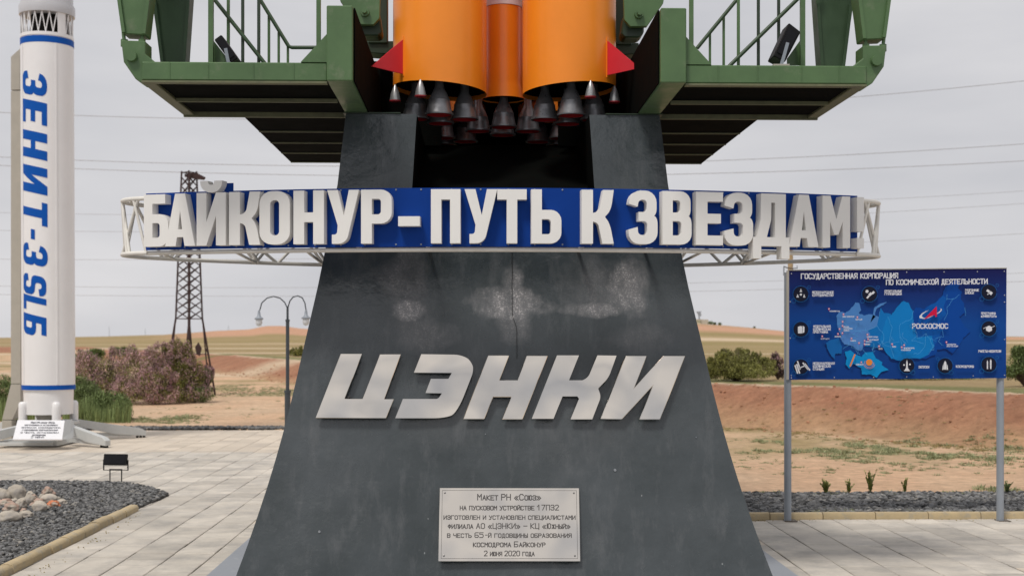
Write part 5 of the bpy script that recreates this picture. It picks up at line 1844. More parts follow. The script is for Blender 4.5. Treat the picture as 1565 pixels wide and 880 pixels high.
# base: engine skirt, pods, table and legs
obj('engine_bell', MB().lathe([(0.16, 0.34), (0.22, 0.47)], (XN, ZN), 24), M_MAST, wr_, smooth=40)
obj('thrust_frame', MB().lathe([(RN - 0.05, 0.47), (0.01, 0.48)], (XN, ZN), 32), M_DARKIN, wr_)
for t in (-0.92, 0.62, PI - 0.9, PI + 0.7):
    p = cyp(t, RN - 0.0, 0.3)
    obj('hold_down_pod', MB().lathe([(0.001, 0.655), (0.04, 0.65), (0.062, 0.62), (0.066, 0.56), (0.066, 0.34)], (p.x, p.y), 20), M_ROCKET, wr_, smooth=50)
tb = thing('rocket_stand', 'low pale grey stand with four splayed legs under the white rocket', 'stand', (XN, ZN, 0))
obj('table_ring', MB().lathe([(0.26, 0.30), (0.46, 0.30), (0.46, 0.338), (0.26, 0.338)], (XN, ZN), 40), M_LEGS, tb, smooth=30)
for a, b_, w in ((P(100, 641, 19.9), P(165, 681, 19.5), 0.11), (P(113, 636, 21.0), P(222, 664, 21.6), 0.11), (P(45, 641, 19.9), P(-75, 668, 19.0), 0.11), (P(34, 638, 21.0), P(-50, 655, 21.8), 0.11)):
    d = Vector((b_.x - a.x, b_.y - a.y, 0)).normalized()
    prof = [(0, 0.345), (0.0, 0.24), (0.55, 0.075), (1.0, 0.03), (1.0, 0.11), (0.93, 0.155)]
    ln = (Vector((b_.x, b_.y, 0)) - Vector((a.x, a.y, 0))).length
    s_ = Vector((-d.y, d.x, 0)) * (w / 2)
    o_ = Vector((a.x, a.y, 0))
    lg = obj('leg', MB().prism([[o_ + d * (x * ln) + Vector((0, 0, z)) - s_ for x, z in prof]], s_ * 2), M_LEGS, tb, bevel=0.004)
    obj('lower_tie', MB().strip(o_ + d * (0.06 * ln) + Vector((0, 0, 0.09)), o_ + d * (0.8 * ln) + Vector((0, 0, 0.06)), 0.05, 0.05), M_LEGS, lg)
    e_ = o_ + d * ln
    for k in range(3):
        c_ = e_ - d * (0.02 + k * 0.055)
        obj('foot', MB().cyl((c_.x, c_.y, 0.0), (c_.x, c_.y, 0.035), 0.022, n=10), M_BLACK, lg)
bp0 = P(-30, 676, 19.7)
obj('base_beam', MB().box(-8.05, XN + 0.42, 19.42, 19.50, 0.035, 0.085), M_LEGS, tb, bevel=0.004)
obj('base_beam', MB().box(-8.05, XN + 0.42, 21.3, 21.4, 0.035, 0.085), M_LEGS, tb, bevel=0.004)
obj('base_plate', MB().box(XN - 0.40, XN + 0.44, 19.6, 21.2, 0.02, 0.10), M_LEGS, tb)
# mast beside the white rocket
ms = thing('erector_mast', 'tall taupe support mast standing just left of the white rocket', 'mast', (P(24, 640, 20.9).x, 20.9, 0))
v_ = 20.8
def q_(pts, y_, d, name, m=M_MAST):
    obj(name, MB().prism([[P(x, yy, y_) for x, yy in pts]], (0, d, 0)), m, ms, bevel=0.004)
q_([(16.5, 138), (16.5, 87), (31, 74), (36, 74), (36, 137)], v_, 0.30, 'upper_box')
q_([(16.5, 586), (16.5, 139), (32, 139), (31.5, 586)], v_, 0.22, 'mast_column')
q_([(16.5, 587), (31.5, 587), (31.5, 614), (19, 641), (3, 641)], v_, 0.22, 'mast_foot')
q_([(3, 642), (18, 642), (18, 672), (3, 672)], v_, 0.22, 'mast_leg')
obj('side_plate', MB().prism([[P(x, yy, v_ - 0.004) for x, yy in ((30, 86), (34.5, 82), (34.5, 132), (30, 136))]], (0, -0.01, 0)), mat('darker_taupe', (0.30, 0.275, 0.235), 0.5), ms)
# its plaque
tp = [P(27, 641.5, 19.45), P(99, 642, 19.45), P(95, 671, 19.05), P(19.5, 671, 19.05)]
ps = thing('white_text_plate', 'tilted white plate with lines of dark text under the white rocket', 'plaque', (tp[0] + tp[2]) / 2)
nrm = (tp[1] - tp[0]).cross(tp[3] - tp[0]).normalized()
if nrm.y > 0:
    nrm = -nrm
obj('plate', MB().prism([tp], nrm * -0.02), M_PLATE, ps)
obj('stand_box', MB().prism([[P(99.3, 642, 19.46), P(103, 645, 19.6), P(102, 671, 19.2), P(95.5, 671, 19.06)]], (0, 0.3, 0)), M_LEGS, ps)
def plt(x, y_, w):
    """x, y from 0 to 1 over the plate, y up"""
    top = tp[0].lerp(tp[1], x)
    bot = tp[3].lerp(tp[2], x)
    return bot.lerp(top, y_) + nrm * (w + 0.001)
tt = MB()
for s_, xa, xb, yb in (('Макет РН «Зенит-3SLБ»', .30, .80, .83), ('изготовлен и установлен', .18, .86, .70), ('филиала космодрома', .12, .93, .57), ('годовщины образования', .15, .88, .44), ('в честь установлен', .13, .90, .31), ('космодрома', .38, .65, .18), ('2 июня', .36, .62, .07)):
    stroke_text(tt, s_, plt, xa, yb, 0.085, width=xb - xa, thick=0.15)
obj('lettering', tt, M_TEXTD, ps)['kind'] = 'stuff'

# ------------------------------------------------------------------ street lamp
ZL = 18.8
def lp_(px, py):
    return P(px, py, ZL)
lmp = thing('street_lamp', 'charcoal street lamp with two curved arms and glass lanterns left of the pedestal', 'street lamp', (lp_(439.5, 690).x, ZL, 0))
xl = lp_(439.5, 0).x
obj('pole', MB().cyl((xl, ZL, 0), (xl, ZL, lp_(0, 598).z), 0.042, n=16).cyl((xl, ZL, lp_(0, 598).z), (xl, ZL, lp_(0, 489).z), 0.026, n=16).cyl((xl, ZL, lp_(0, 489).z), (xl, ZL, lp_(0, 468).z), 0.0165, n=12).cyl((xl, ZL, lp_(0, 600).z), (xl, ZL, lp_(0, 596).z), 0.050, n=16).cyl((xl, ZL, lp_(0, 491).z), (xl, ZL, lp_(0, 488).z), 0.032, n=12), M_LAMP, lmp, smooth=40)
for pts, lan in (([(439, 470), (435, 462), (428, 455.5), (418, 452.8), (408, 455.5), (400, 463), (397, 474)], (395.8, 474)), ([(440, 470), (443, 460), (448, 453.8), (455, 452), (462, 455), (466, 463), (467.6, 473)], (467.6, 473))):
    arm = obj('arm', MB().tube([lp_(*p) for p in pts], 0.009, 8), M_LAMP, lmp, smooth=60)
    c = lp_(lan[0], 0)
    z = lambda d_: lp_(0, lan[1] + d_).z
    ln_ = obj('lantern', MB().lathe([(0.012, z(0)), (0.020, z(4)), (0.026, z(9)), (0.066, z(12.5)), (0.062, z(14)), (0.045, z(14.5))], (c.x, ZL), 16, cap0=True), M_POST, lmp, smooth=50)
    obj('glass', MB().lathe([(0.046, z(14.4)), (0.048, z(19)), (0.036, z(23)), (0.010, z(24.5))], (c.x, ZL), 16, cap1=True), M_OFFWHITE, ln_, smooth=50)

# a wooden pole showing between the ring and the board
ZW = 30
wp = thing('utility_pole', 'tan utility pole with small drooping brackets rising behind the information board', 'pole', (P(1208, 600, ZW).x, ZW, land(P(1208, 600, ZW).x, ZW)))
obj('shaft', MB().cyl((P(1208, 600, ZW).x, ZW, WORLD[wp].translation.z - 0.1), (P(1208, 600, ZW).x, ZW, P(0, 372, ZW).z), 0.065, 0.060, n=10), M_TAN, wp, smooth=50)
obj('bracket', MB().tube([P(x, y_, ZW - 0.1) for x, y_ in ((1198, 421), (1198, 410), (1197.5, 407), (1204, 409.5), (1212, 410.5), (1219, 409.5), (1218, 406))], 0.013, 6), M_LAMP, wp)

# ------------------------------------------------------------------ lattice pylon
ZPy = 38.0
pyl = thing('lattice_pylon', 'rusty brown lattice power pylon rising behind the pink shrubs', 'pylon', (P(289, 603, ZPy).x, ZPy, 0))
xc = P(289, 0, ZPy).x
def pyz(py):
    return P(0, py, ZPy).z
LV = [(603, 0.74), (487, 0.375), (262, 0.21)]
def pyw(py):
    return interp(py, sorted([(a, b_) for a, b_ in LV]))
cor = [(-1, 0), (0, -1), (1, 0), (0, 1)]
def pyp(k, py, s_=1.0):
    w = pyw(py) * s_
    a = R(12)
    x, y_ = cor[k % 4]
    return Vector((xc + w * (x * math.cos(a) - y_ * math.sin(a)), ZPy + w * (x * math.sin(a) + y_ * math.cos(a)), pyz(py)))
for k in range(4):
    obj('leg', MB().strip(pyp(k, 604), pyp(k, 487), 0.055, 0.055).strip(pyp(k, 487), pyp(k, 262), 0.050, 0.050), M_RUST, pyl)
lev = [487]
while lev[-1] > 275:
    lev.append(lev[-1] - 13.5)
for a, b_ in zip(lev[:-1], lev[1:]):
    for k in range(4):
        obj('brace', MB().strip(pyp(k, a), pyp(k + 1, b_), 0.022, 0.022).strip(pyp(k + 1, a), pyp(k, b_), 0.022, 0.022), M_RUST, pyl)
for py in (487, 264, 330):
    for k in range(4):
        obj('crossbar', MB().strip(pyp(k, py), pyp(k + 1, py), 0.024, 0.024), M_RUST, pyl)
# splayed lower legs with their inner struts
for k in range(4):
    top = pyp(k, 490)
    foot = pyp(k, 600)
    for s_ in (-1, 1):
        nb_ = pyp(k + s_, 600)
        inner = foot.lerp(nb_, 0.22)
        obj('lower_strut', MB().strip(top, inner, 0.026, 0.026), M_RUST, pyl)
        for t in (0.3, 0.5, 0.7, 0.88):
            obj('lower_brace', MB().strip(pyp(k, 490).lerp(foot, t), top.lerp(inner, max(0, t - 0.14)), 0.015, 0.015), M_RUST, pyl)
for k in range(4):
    obj('crossbar', MB().strip(pyp(k, 541), pyp(k + 1, 541), 0.02, 0.02), M_RUST, pyl)
obj('crossarm', MB().prism([[P(x, y_, ZPy - 0.1) for x, y_ in ((282, 266), (302, 265), (312, 270), (310, 274), (298, 273), (282, 270))]], (0, 0.2, 0)), M_RUST, pyl)
obj('fallen_panel', MB().prism([[P(x, y_, ZPy - 0.55) for x, y_ in ((298, 530), (303, 523), (308, 532), (305, 544), (300, 541))]], (0, 0.05, 0)), M_RUST, pyl)

# ------------------------------------------------------------------ power lines
def wire(label, a, b_, sag, r, Z=60):
    pts = []
    pa_, pb_ = P(*a, Z), P(*b_, Z)
    d = pb_ - pa_
    for k in range(-12, 53):
        t = k / 40
        p = pa_ + d * t
        p.z -= sag * 4 * t * (1 - t)
        pts.append(p)
    o_ = obj('power_cable', MB().tube(pts, r, 5), M_WIRE)
    tag(o_, label, 'cable', 'overhead power cables crossing the sky')
WR = [('highest overhead cable, crossing behind the booster engines', (0, 172), (1565, 124), 0.9), ('upper of the two close cables just above the ring sign', (0, 240), (1565, 220), 0.7), ('lower of the two close cables just above the ring sign', (0, 253), (1565, 246), 0.6),
      ('cable passing behind the raised letters of the ring sign', (0, 325), (1565, 292), 0.5), ('cable meeting the ring sign at its right end', (0, 352), (1565, 311), 0.5), ('cable passing just under the left end of the ring sign', (0, 396), (1565, 357), 0.4),
      ('faint cable level with the lamp post top', (0, 437), (1565, 417), 0.3), ('lowest faint cable above the lantern glass', (0, 450), (1565, 430), 0.3)]
for i, (lb, a, b_, sg) in enumerate(WR):
    wire(lb, a, b_, sg, 0.014 if i < 3 else 0.008, 60)

# ------------------------------------------------------------------ far masts, building
for i, (px, top) in enumerate(((167, 499), (222, 502), (349, 497), (604, 490))):
    if i == 3:
        continue
    x = (px - CX) * 480 / F
    z0 = land(x, 480)
    m_ = obj('far_mast', MB().cyl((x, 480, z0 - 0.5), (x, 480, EYE + (HY - top) * 480 / F), 0.10, 0.06, n=6), M_POST)
    tag(m_, ('thin far mast on the horizon right beside the white rocket', 'thin far mast on the horizon left of the lattice pylon', 'thin far mast on the horizon between pylon and street lamp')[i], 'mast', 'thin masts on the far horizon')
yb_ = 470
xb_ = (1066 - CX) * yb_ / F
zb2 = EYE + (HY - 496.5) * yb_ / F
kk = yb_ / F
hs = thing('hilltop_building', 'small cream building with a radar dish on the hilltop right of the pedestal', 'building', (xb_, yb_, zb2))
def hbx(name, x0, x1, y0, y1, d0, d1, m, parent=hs):
    return obj(name, MB().box((x0 - CX) * kk, (x1 - CX) * kk, yb_ + d0, yb_ + d1, EYE + (HY - y0) * kk, EYE + (HY - y1) * kk), m, parent)
hbx('wall', 1056, 1071, 500, 488.5, 0, 4, M_CREAM)
hbx('wall', 1071, 1083, 500, 488.0, 0.5, 5, mat('pale_plaster', (0.50, 0.46, 0.38), 0.85))
for x in (1059, 1062.5, 1066, 1069):
    hbx('window', x, x + 1.4, 492.5, 490.3, -0.05, 0.02, M_GLASSD)
hbx('roof', 1055.5, 1071.5, 488.4, 487.8, -0.1, 4.1, M_MAST)
hbx('dish_mast', 1068.6, 1070.4, 488, 482, 1.5, 2, M_POST)
obj('radar_dish', MB().prism([[Vector(((x - CX) * kk, yb_ + 1, EYE + (HY - y_) * kk)) for x, y_ in ((1064.5, 476), (1073, 475.5), (1071.5, 478), (1073, 482.5), (1069, 483.5), (1066.8, 478))]], (0, 0.8, 0)), M_POST, hs)

# ------------------------------------------------------------------ plants
def leaf_variants(n_=5, w=0.35):
    out = []
    for k in range(n_):
        r_ = random.Random(k)
        v = np.array([(-w * .5, 0, 0), (w * .5, 0, 0.05), (w * .35, 0.1, 0.75), (0, 0.18, 1.0), (-w * .35, 0.1, .7)]) * 1.0
        out.append((v, np.array([[0, 1, 2], [0, 2, 4], [4, 2, 3]])))
    return out
LV_ = leaf_variants()
LW_ = leaf_variants(5, 0.85)
BLADE = [(np.array([(-.06, 0, 0), (.06, 0, 0), (.045, .08, .5), (-.045, .08, .5), (0, .25, 1.0)]), np.array([[0, 1, 2], [0, 2, 3], [3, 2, 4]]))]
def cloud(lobes, n_, size, seed, shell=0.5, flat_=0.0):
    """leaf spots through the volume of several ellipsoid lobes (x, y, z, rx, ry, rz)"""
    r_ = random.Random(seed)
    out = []
    wts = [a[3] * a[5] for a in lobes]
    while len(out) < n_:
        lb = r_.choices(lobes, wts)[0]
        d = Vector((r_.gauss(0, 1), r_.gauss(0, 1), r_.gauss(0, 1))).normalized()
        rad = (shell + (1 - shell) * r_.random()) if r_.random() < 0.8 else r_.random()
        q = Vector((lb[0] + d.x * lb[3] * rad, lb[1] + d.y * lb[4] * rad, lb[2] + d.z * lb[5] * rad))
        g_ = noise.noise(q * 3.1 + Vector((seed, 0, 0)))
        if g_ < -0.22 and rad > 0.6:
            continue
        if q.z < 0.0 + flat_:
            continue
        s_ = size * r_.uniform(0.6, 1.4)
        out.append((q.x, q.y, q.z, s_, s_, s_, r_.uniform(0, 6.3), r_.uniform(-1.2, 1.2)))
    return out
def stems(base, tops, m, parent, r=0.012):
    mb = MB()
    for t in tops:
        mid = Vector(base).lerp(Vector(t), 0.5) + Vector((random.uniform(-.05, .05), random.uniform(-.05, .05), 0.04))
        mb.tube([base, mid, t], [r, r * 0.6, r * 0.2], 5)
    return obj('stem', mb, m, parent)
def shrub(name, label, lobes_px, Z, base_py, m, n_, size, seed, blossom=None, bl_n=0, group=None, gz_=None):
    lobes = []
    for (px, py, rx, ry, dz) in lobes_px:
        p = P(px, py, Z + dz)
        k = (Z + dz) / F
        lobes.append((p.x, p.y, p.z, rx * k, rx * k * 0.8, ry * k))
    r3 = random.Random(seed * 13 + 1)
    for lb in list(lobes):
        for _ in range(5):
            a_ = r3.uniform(0.15, PI - 0.15)
            q_ = r3.uniform(0.16, 0.30)
            lobes.append((lb[0] + math.cos(a_) * lb[3] * 0.95, lb[1] + r3.uniform(-.4, .4) * lb[4], lb[2] + math.sin(a_) * lb[5] * 0.95, lb[3] * q_, lb[4] * q_, lb[5] * q_ * 1.5))
    cx_ = sum(l_[0] for l_ in lobes) / len(lobes)
    gz0 = land(cx_, Z) if gz_ is None else gz_
    t = thing(name, label, 'shrub', (cx_, Z, gz0), 0, group)
    scatter('foliage', LV_, cloud(lobes, n_, size, seed, flat_=gz0), m, t)
    if blossom is not None:
        scatter('blossom', LV_, cloud([(a, b_ - 0.03, c + d * 0.0 + 0.02, d * 1.03, e_ * 1.03, f_ * 1.03) for a, b_, c, d, e_, f_ in lobes], bl_n, size * 0.8, seed + 50, shell=0.75, flat_=gz0), blossom, t)
    stems((cx_, Z, gz0), [(a + random.uniform(-.5, .5) * d, b_, c + f_ * 0.6) for a, b_, c, d, e_, f_ in lobes for _ in range(5)], M_TWIG, t)
    return t
G1 = 'flowering shrubs in front of the pylon'
shrub('flowering_shrub', 'dusty pink flowering shrub nearest the white rocket', [(152, 580, 40, 38, 0), (184, 562, 34, 28, .3), (130, 568, 22, 26, .5), (150, 602, 44, 20, -.2), (190, 598, 26, 22, 0)], 33.5, 617, M_LEAF, 12000, 0.04, 1, M_BLOSSOM, 18000, G1)
shrub('flowering_shrub', 'dense pink shrub in the middle of the flowering row', [(213, 574, 36, 38, 0), (237, 590, 32, 28, -.4), (205, 602, 36, 18, -.3), (240, 552, 26, 24, .3), (245, 606, 30, 14, -.3)], 33.0, 617, M_LEAF, 12000, 0.04, 2, M_BLOSSOM, 19000, G1)
shrub('flowering_shrub', 'tall half-green flowering shrub at the foot of the pylon', [(270, 572, 28, 42, 0), (264, 546, 18, 20, .2), (292, 588, 26, 30, 0), (275, 604, 34, 16, -.2)], 33.6, 617, M_LEAF, 18000, 0.042, 3, M_BLOSSOM, 6500, G1)
shrub('flowering_shrub', 'small pink and green shrub hiding the right leg of the pylon', [(308, 585, 14, 20, 0), (318, 574, 10, 14, .2), (305, 604, 24, 13, -.3)], 33.8, 618, M_LEAFD, 8000, 0.04, 4, M_BLOSSOM, 5000, G1)
shrub('olive_shrub', 'wide olive green shrub behind the bank right of the pedestal', [(1105, 563, 30, 20, 0), (1130, 557, 34, 22, .4), (1085, 568, 22, 13, 0), (1160, 565, 30, 15, .2), (1140, 570, 45, 11, -.3), (1108, 547, 9, 13, .3), (1138, 543, 8, 10, .5)], 29.5, 582, M_LEAF, 30000, 0.036, 5)
shrub('bare_shrub', 'brownish half-bare shrub beside the left post of the board', [(1187, 562, 11, 16, 0), (1184, 553, 6, 12, .1), (1193, 572, 8, 8, 0)], 30.5, 582, M_TWIG, 1300, 0.06, 6, M_BLOSSOM, 300)
shrub('dark_olive_shrub', 'dark olive shrub beyond the right edge of the board', [(1560, 560, 22, 24, 0), (1590, 562, 24, 24, 0.3), (1545, 572, 14, 12, -.2)], 26, 588, M_LEAFD, 9000, 0.042, 7)
shrub('small_green_shrub', 'small round green shrub between street lamp and pedestal', [(455, 543, 12, 12, 0), (462, 546, 12, 10, .3)], 75, 556, M_LEAF, 1500, 0.11, 8, gz_=land(P(455, 0, 75).x, 75))
shrub('low_green_shrub', 'low green shrubs showing through a gap behind the board posts', [(1390, 576, 60, 6, 0), (1470, 577, 40, 5, .3), (1300, 578, 40, 5, .2)], 30, 583, M_LEAFD, 4200, 0.05, 9)
shrub('green_thicket', 'bright green bush behind the flowering shrubs', [(135, 548, 26, 12, 0), (190, 540, 22, 7, .5)], 44, 560, M_LEAFD, 2600, 0.09, 10, gz_=0.0)
for i, (px, r_) in enumerate(((1086, 4.5), (1100, 3.0), (1092, 3.0), (1153, 1.6))):
    p = P(px, 495, 460)
    kk2 = 460 / F
    t = thing('hilltop_bush', ('round dark bush right beside the hilltop building', 'smaller bush second from the hilltop building', 'low bush squeezed between the other hilltop bushes', 'tiny lone bush further down the hill slope')[i], 'bush', (p.x, 460, land(p.x, 460)), 0, 'bushes on the right hilltop')
    z0 = land(p.x, 460)
    scatter('foliage', LV_, cloud([(p.x, 460, z0 + r_ * kk2 * 0.5, r_ * kk2, r_ * kk2, r_ * kk2 * 0.7)], 350, 0.35, 20 + i, flat_=z0), M_LEAFD, t)
def reeds(name, label, x0, x1, z_y0, z_y1, Z0, Z1, n_, h0, h1, m, kind='thing', seed=3):
    r_ = random.Random(seed)
    sp = []
    for i in range(n_):
        Zz = r_.uniform(Z0, Z1)
        px = r_.uniform(x0, x1)
        p = P(px, 0, Zz)
        env = 0.65 + 0.45 * noise.noise(Vector((p.x * 2.2, Zz * 0.8, seed)))
        h_ = r_.uniform(h0, h1) * env
        sp.append((p.x, p.y, land(p.x, p.y), h_ * 0.20, h_ * 0.20, h_ * 0.9, r_.uniform(0, 6.3), r_.uniform(-.35, .35)))
    return sp
t = thing('reed_clump', 'tall green reed-like bushes between the white rocket and the pink shrubs', 'reeds', (P(150, 0, 27).x, 27, 0))
s1 = reeds('r', '', 96, 152, 0, 0, 25.5, 29, 2600, 0.35, 0.80, M_REED, seed=3)
s2 = reeds('r', '', 145, 200, 0, 0, 25.3, 27.5, 1900, 0.35, 0.72, M_REED, seed=4)
scatter('blades', BLADE, s1 + s2, M_REED, t)
scatter('foliage', LV_, cloud([(P(125, 0, 27).x, 27, 0.42, 0.40, .5, 0.46), (P(165, 0, 26.5).x, 26.5, 0.28, 0.45, .5, 0.32), (P(188, 0, 26).x, 26, 0.2, 0.2, .4, 0.26)], 20000, 0.04, 31, flat_=0.02), M_LEAFD, t)
t = thing('reed_clump', 'tall green reed-like bushes at the picture edge behind the mast', 'reeds', (P(10, 0, 27).x, 27, 0))
scatter('blades', BLADE, reeds('r', '', -60, 60, 0, 0, 25.5, 29, 2600, 0.4, 0.85, M_REED, seed=6), M_REED, t)
scatter('foliage', LV_, cloud([(P(5, 0, 27).x, 27, 0.4, 0.6, .5, 0.5), (P(45, 0, 27.5).x, 27.5, 0.35, 0.4, .5, 0.4)], 16000, 0.04, 33, flat_=0.02), M_LEAFD, t)

# low weeds on the sand: tufts nobody could count
TUFT = []
for k in range(8):
    r_ = random.Random(k + 40)
    vv, ff = [], []
    for j in range(26):
        a = r_.uniform(0, 6.3)
        rr = r_.uniform(0, 0.8)
        x, y_ = math.cos(a) * rr, math.sin(a) * rr
        h_ = r_.uniform(0.25, 1.0) * (1 - rr * 0.5)
        dx, dy = math.cos(a) * 0.3 * r_.random(), math.sin(a) * 0.3 * r_.random()
        w = 0.07
        b0 = len(vv)
        a2 = r_.uniform(0, 6.3)
        wx, wy = math.cos(a2) * w, math.sin(a2) * w
        vv += [(x - wx, y_ - wy, 0), (x + wx, y_ + wy, 0), (x + dx + wx, y_ + dy + wy, h_ * 0.6), (x + dx * 2, y_ + dy * 2, h_)]
        ff += [(b0, b0 + 1, b0 + 2), (b0, b0 + 2, b0 + 3)]
    TUFT.append((np.array(vv), np.array(ff)))
def tufts(n_, x0, x1, y0, y1, smin, smax, rclump, seed, hgt=0.55, per=14):
    """clumps of tufts: n_ clumps at random spots of the open ground"""
    r_ = random.Random(seed)
    out = []
    for _ in range(n_):
        c_ = G(r_.uniform(x0, x1), y0 + (y1 - y0) * r_.random())
        rc = rclump * r_.uniform(0.35, 1.3)
        for _ in range(max(2, int(per * (rc / rclump) ** 1.5))):
            a, q = r_.uniform(0, 6.3), rc * math.sqrt(r_.random())
            x, y_ = c_.x + math.cos(a) * q * 1.2, c_.y + math.sin(a) * q * 1.6
            s_ = r_.uniform(smin, smax) * (1.25 - 0.6 * q / rc)
            out.append((x, y_, land(x, y_) - 0.003, s_, s_, s_ * hgt * r_.uniform(.6, 1.3), r_.uniform(0, 6.3), 0))
    return out
sp = tufts(32, 1090, 1620, 674, 704, 0.05, 0.12, 0.20, 3, per=22) + tufts(16, 1300, 1560, 690, 712, 0.05, 0.11, 0.28, 4, 0.4, per=26) + tufts(90, 1100, 1620, 685, 728, 0.025, 0.07, 0.08, 5, per=6) + tufts(6, 1480, 1620, 745, 757, 0.05, 0.10, 0.12, 8, 0.9) + tufts(26, 1060, 1620, 655, 675, 0.03, 0.08, 0.25, 11, 0.4, per=10)
o = scatter('weeds', TUFT, sp, M_WEED)
tag(o, 'low grey-green weeds dotted over the sand behind the board', None, kind='stuff')
sp = tufts(9, 200, 290, 636, 646, 0.05, 0.12, 0.4, 12, per=40) + tufts(40, 330, 460, 588, 604, 0.06, 0.14, 0.8, 13, 0.35, per=22) + tufts(25, 210, 450, 608, 640, 0.03, 0.07, 0.2, 14, per=8)
o = scatter('weeds', TUFT, sp, M_WEED)
tag(o, 'low weeds on the sand between the paving and the pylon', None, kind='stuff')
# grass growing out of the gravel strip
sp = []
r_ = random.Random(4)
for i in range(750):
    u = r_.uniform(1.7, 5.6)
    v = r_.choice((VG0 + r_.random() * 0.25, VG0 + r_.random() * 0.25, VG1 + r_.uniform(-0.2, 0.1)))
    p = L(u, v, 0)
    if noise.noise(Vector((u * 3, v * 2, 3))) < 0.0:
        continue
    s_ = r_.uniform(0.02, 0.05)
    sp.append((p.x, p.y, 0.02, s_ * 1.4, s_ * 1.4, s_ * 0.9, r_.uniform(0, 6), 0))
o = scatter('grass', TUFT, sp, M_WEED)
tag(o, 'sparse grass sprouting through the gravel strip', None, kind='stuff')
# dry grass and clods on the bank
sp = []
for i in range(1300):
    x = r_.uniform(1, 10)
    d = r_.gauss(-0.6, 0.9)
    y_ = berm_y(x) + d
    if noise.noise(Vector((x * 0.9, y_ * 0.9, 6))) < -0.05:
        continue
    s_ = r_.uniform(0.03, 0.08)
    sp.append((x, y_, land(x, y_), s_, s_, s_ * 0.5, r_.uniform(0, 6), 0))
o = scatter('dry_grass', TUFT, sp, M_DRY)
tag(o, 'dry straw-coloured grass along the foot of the bank', None, kind='stuff')
sp = []
for i in range(2600):
    x = r_.uniform(-14, 11)
    d = r_.uniform(-1.0, 4.2)
    y_ = berm_y(x) + d
    if abs(x / y_ + 0.0) > 0.45:
        continue
    s_ = 0.006 + 0.04 * r_.random() ** 4 * (1 if y_ < 30 else 1.4)
    sp.append((x, y_, land(x, y_), s_, s_, s_ * 0.6, r_.uniform(0, 6), r_.uniform(-.5, .5)))
o = scatter('earth_clods', SV, sp, mat('bank_earth', (0.36, 0.19, 0.115), 0.95, island=0.3, spec=0.1))
tag(o, 'small clods of reddish earth strewn over the bank', None, kind='stuff')
def weed(label, px, py_top, py_base, wpx, seed, dens=1.0, m=M_REED):
    p = G(px, 755)
    p = L(*toL(p.x, p.y)[:1], VG1 - 0.06, 0.03)
    # keep the measured column
    v = VG1 - 0.06
    q = PL(px, 600, v)
    base = Vector((q.x, q.y, 0.03))
    k = q.y / F
    h_ = (py_base - py_top) * k
    t = thing('weed_plant', label, 'plant', base, 0, 'upright weeds along the gravel strip')
    r2 = random.Random(seed)
    mb = MB()
    lv = []
    for i in range(int(11 * dens)):
        a = r2.uniform(0, 6.3)
        sx = math.cos(a) * wpx * k * 0.42 * r2.random()
        sy = math.sin(a) * wpx * k * 0.5 * r2.random()
        hh_ = h_ * r2.uniform(0.6, 1.0)
        tip = base + Vector((sx * 1.3, sy * 1.3, hh_))
        mid = base + Vector((sx * 0.4, sy * 0.4, hh_ * 0.5))
        mb.tube([base, mid, tip], [0.0035, 0.0025, 0.001], 4)
        for j in range(int(34 * dens)):
            tt_ = r2.uniform(0.15, 1.0)
            pos = base.lerp(mid, tt_ * 2) if tt_ < 0.5 else mid.lerp(tip, tt_ * 2 - 1)
            s_ = r2.uniform(0.016, 0.032) * (1.15 - tt_ * 0.6)
            lv.append((pos.x, pos.y, pos.z, s_, s_, s_, r2.uniform(0, 6.3), r2.uniform(0.5, 1.5)))
    obj('stem', mb, M_WEED, t)
    scatter('leaves', LW_, lv, m, t)
M_YLEAF = mat('yellow_green_leaf', (0.27, 0.29, 0.08), 0.7, island=0.4)
weed('dense yellow-green weed nearest the left board post', 1262, 734, 758, 20, 1, 1.4, M_YLEAF)
weed('sparse pale weed second from the left board post', 1297, 735, 758, 18, 2, 0.8, M_YLEAF)
weed('tallest weed plant, in the middle of the row on the gravel', 1330, 721, 758, 24, 3, 1.3, M_YLEAF)
weed('narrow wispy weed fourth along the gravel strip', 1383, 734, 758, 14, 4, 0.8, M_YLEAF)
weed('leafy weed right in front of the right board post', 1539, 742, 760, 18, 5, 1.0, M_REED)

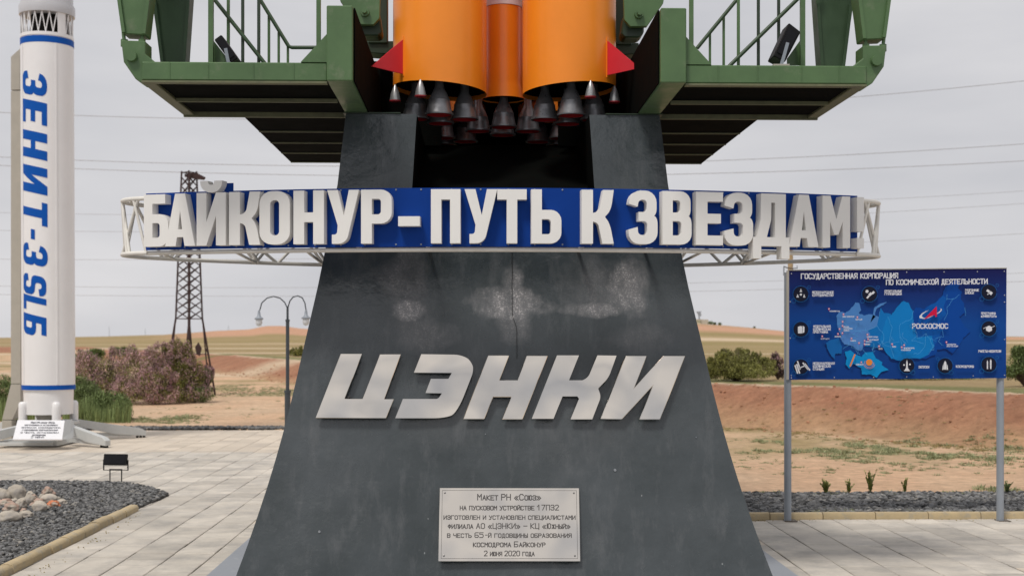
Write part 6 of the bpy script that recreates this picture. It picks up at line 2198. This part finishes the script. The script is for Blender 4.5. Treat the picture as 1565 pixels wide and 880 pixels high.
# ------------------------------------------------------------------ boulders in the gravel bed
BL = [(2, 759, 13, 10, 0, 'pale rounded boulder at the picture edge, behind the others'), (26, 756, 14.5, 12, 0, 'largest smooth pale boulder at the back of the pile'), (46, 758, 7.5, 5, 0, 'small grey stone right of the largest boulder'),
      (6, 771, 12, 6.5, 1, 'flat reddish stone in the middle left of the pile'), (17, 779, 12, 8, 1, 'reddish slanting stone above the long front boulder'), (32, 774, 8.5, 9.5, 0, 'upright pale stone in the middle of the pile'),
      (43, 767, 10, 8, 0, 'pale angular stone in the centre of the pile'), (60.5, 778, 10.5, 8.5, 0, 'round pale stone at the front right of the pile'), (41, 790, 11, 6.5, 0, 'flat pale stone at the front of the pile'),
      (13, 793, 18, 9.5, 0, 'long pale boulder at the very front of the pile'), (57, 769, 9, 5, 1, 'thin pinkish slab lying over the pile'), (73, 756, 9.5, 9, 1, 'pointed reddish stone standing at the back right'),
      (75, 765, 12, 7.5, 0, 'pale stone under the pointed reddish one'), (82, 773, 9, 6.5, 2, 'stone with a bright orange stain at the right of the pile'), (94, 770, 8, 5, 0, 'small pale stone at the far right tip of the pile'), (64, 762, 6, 5, 0, 'little grey-white stone between centre and reddish stone'), (50, 774, 5, 4, 1, 'tiny reddish pebble wedged beside the round front stone'), (22, 768, 6, 4.5, 0, 'small pale stone directly under the largest boulder'), (88, 765, 5, 4, 0, 'small pale pebble above the orange-stained stone'), (70, 778, 6, 4, 0, 'small flat stone at the front, left of the orange-stained one'), (36, 783, 5, 4, 1, 'small brown stone between the two flat front stones'), (52, 762, 5, 4.5, 1, 'small rosy stone behind the thin pinkish slab')]
for i, (px, py, rx, ry, c, lb) in enumerate(BL):
    g = G(px, py + ry * 0.75)
    rx, ry = rx * 1.04, ry * 1.08
    k = g.y / F
    bm = bmesh.new()
    bmesh.ops.create_icosphere(bm, subdivisions=4, radius=1)
    for v_ in bm.verts:
        n1 = noise.noise(v_.co * 0.9 + Vector((i * 3.7, 0, 0)))
        n2 = noise.noise(v_.co * 2.3 + Vector((0, i * 2.7, 0)))
        ang = 0.40 if (c or i % 3 == 2) else 0.12
        v_.co *= 1 + 0.30 * n1 + ang * n2 * 0.8 + 0.06 * noise.noise(v_.co * 5 + Vector((i, 0, 0)))
    me_ = bpy.data.meshes.new('boulder')
    for v_ in bm.verts:
        v_.co = Vector((v_.co.x * rx * k, v_.co.y * max(rx, ry) * k * 0.8, v_.co.z * ry * k))
    bm.to_mesh(me_)
    bm.free()
    me_.shade_smooth()
    me_.materials.append((M_STONE, M_STONER, M_STONEO)[c])
    o = bpy.data.objects.new('boulder', me_)
    COL.objects.link(o)
    o.location = (g.x, g.y, 0.01 + ry * k * 0.82)
    tag(o, lb, 'stone', 'stones piled on the gravel bed')
